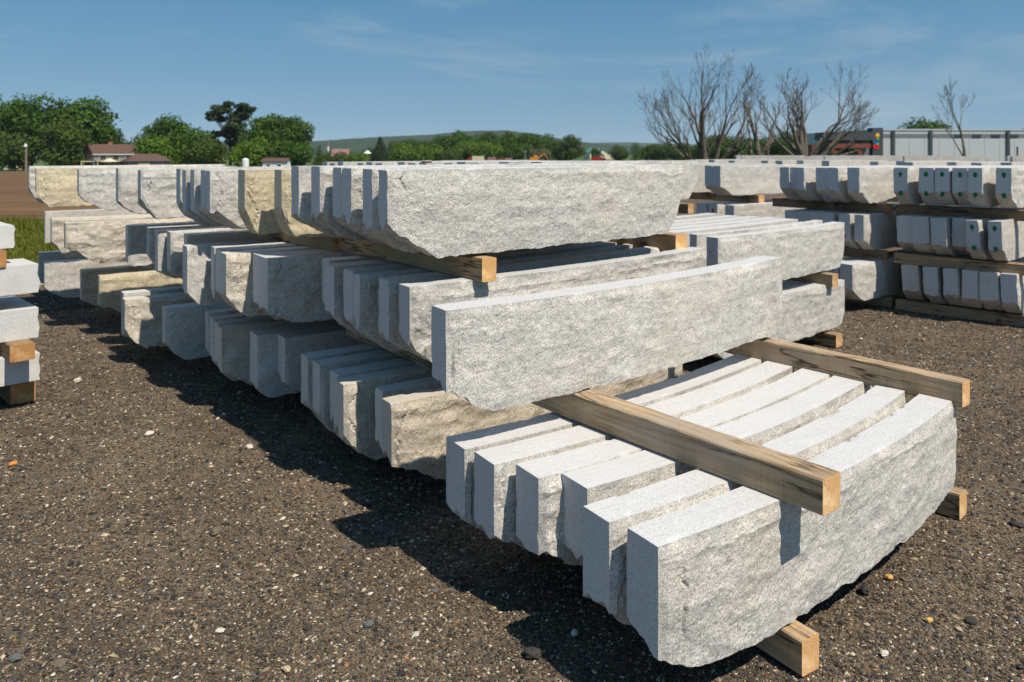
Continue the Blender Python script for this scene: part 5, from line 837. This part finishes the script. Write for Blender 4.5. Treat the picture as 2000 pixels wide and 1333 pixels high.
# grey warehouse with dark entrance building and sign tower
WX, WY = 70.6, 150; wz = float(gz(WX, WY)); h = empty('warehouse', (WX, WY, wz), R(0)); tag(h, 'long pale grey warehouse with dark window band behind the stone yard', 'warehouse')
HT = 1.8 + 4.6 - wz; part('wall', MB().box(.1, 70, 0, 40, -.3, HT - .3), PANEL, h); part('parapet', MB().box(0, 70.1, -.12, 40, HT - .3, HT), PANEL, h)
part('band', MB().box(.1, 70, -.06, -.003, HT - 1.75, HT - .95), MIDP, h)
for i, px in enumerate((1744, 1817, 1968)): part('downpipe', MB().box((px - 1000) * WY / 1520 - WX - .28, (px - 1000) * WY / 1520 - WX + .28, -.34, -.125, -.2, HT - .25), DARKP, h)
for px in (1872, 1907, 1944, 1980):
    xx = (px - 1000) * WY / 1520 - WX; f = part('window', MB().box(xx - .85, xx + .85, -.15, -.065, HT - 1.65, HT - 1.05), DARKP, h); part('pane', MB().box(xx - .72, xx + .72, -.18, -.152, HT - 1.58, HT - 1.12), GLASS, f)
for i in range(24): part('panel', MB().box(.16 + i * 2.9, .10 + (i + 1) * 2.9, -.05, -.002, -.2, HT - 1.80), PANEL, h)
e = empty('entrance_building', (60.0, 146, wz), 0); tag(e, 'low charcoal entrance building with a rust red canopy left of the warehouse', 'building'); HE = 1.8 + 3.9 - wz
part('wall', MB().box(0, 8.1, 2.0, 6, -.3, HE - .9), MIDP, e); part('roof_band', MB().box(-.8, 8.2, .2, 6.2, HE - 1.5, HE), DARKP, e); part('canopy', MB().box(-1.2, 6.6, -1.6, 1.9, HE - 3.0, HE - 2.2), RUST, e); part('wing', MB().box(-2.6, -.9, 3.0, 6, -.3, HE - 2.3), RUST, e)
for xx in (-.4, 4.3): part('column', MB().box(xx, xx + .75, -1.4, -.7, -.3, HE - 3.003), RUST, e)
for xx in (1.2, 2.9, 5.6): f = part('window', MB().box(xx - .6, xx + 1.0, 1.90, 1.997, .3, HE - 3.2), DARKP, e); part('pane', MB().box(xx - .5, xx + .9, 1.86, 1.897, .4, HE - 3.3), GLASS, f)
tw = empty('sign_tower', (69.25, 147.5, wz)); tag(tw, 'charcoal corner tower with coloured round emblem between entrance and warehouse', 'tower'); HTW = 1.8 + 4.75 - wz
part('shaft', MB().box(-.9, 1.1, 0, 2.3, -.3, HTW), DARKP, tw)
sg = empty('emblem', (0, 0, 0)); sg.parent = tw; zc = lambda py: 1.8 - (py - 299) * 147.4 / 1520 - wz
for nm, px, py, r, c in (('yellow_disc', 1714.2, 264.3, 4.0, (.75, .48, .02)), ('red_disc', 1708.6, 269.2, 2.9, (.65, .02, .03)), ('green_disc', 1714.6, 271.8, 2.9, (.02, .36, .16)), ('blue_disc', 1709.4, 278.3, 3.0, (.01, .12, .50)), ('teal_disc', 1714.4, 280.6, 2.2, (.04, .42, .26))):
    xx = (px - 1000) * 147.4 / 1520 - 69.25; rr = r * 147.4 / 1520; part(nm, MB().prism([(xx + rr * math.cos(i * .3927), zc(py) + rr * math.sin(i * .3927)) for i in range(16)], 'y', -.10, -.004), plain('emblem_' + nm, c, .5, .02), sg)
xx = (1711.6 - 1000) * 147.4 / 1520 - 69.25; zz = zc(287); b = MB()
for i in range(16):
    a, c_ = i * .3927, (i + 1) * .3927; o_ = lambda t, k: (xx + k * .52 * math.copysign(abs(math.cos(t)) ** .6, math.cos(t)), zz + k * .46 * math.copysign(abs(math.sin(t)) ** .6, math.sin(t)))
    b.prism([o_(a, 1), o_(c_, 1), o_(c_, .36), o_(a, .36)], 'y', -.10, -.004)
part('red_ring', b, plain('emblem_red', (.68, .02, .02), .5, .02), sg)
b = empty('fence_post', (93.5, 144, float(gz(93, 144)))); tag(b, 'thin dark post before the warehouse near the right edge', 'post'); part('pole', MB().tube((0, 0, -.3), (0, 0, 5.9 - 1.1), .16, .16, 6), DARKP, b); part('cap', MB().tube((0, 0, 4.803), (0, 0, 4.95), .22, .12, 6), DARKP, b)

# ------------------------------------------------------------------ air: thin summer haze round the whole scene
hz = MB().box(-5300, 5300, -70, 7100, -12, 140); hm = bpy.data.materials.new('summer_haze'); hm.use_nodes = True; hn = hm.node_tree.nodes; hn.clear()
pv = hn.new('ShaderNodeVolumePrincipled'); pv.inputs['Color'].default_value = (.80, .90, 1.0, 1); pv.inputs['Density'].default_value = .00006; pv.inputs['Anisotropy'].default_value = 0.0
hm.node_tree.links.new(pv.outputs[0], hn.new('ShaderNodeOutputMaterial').inputs['Volume'])
tag(obj('haze', hz.mesh('haze', [hm])), kind='stuff')
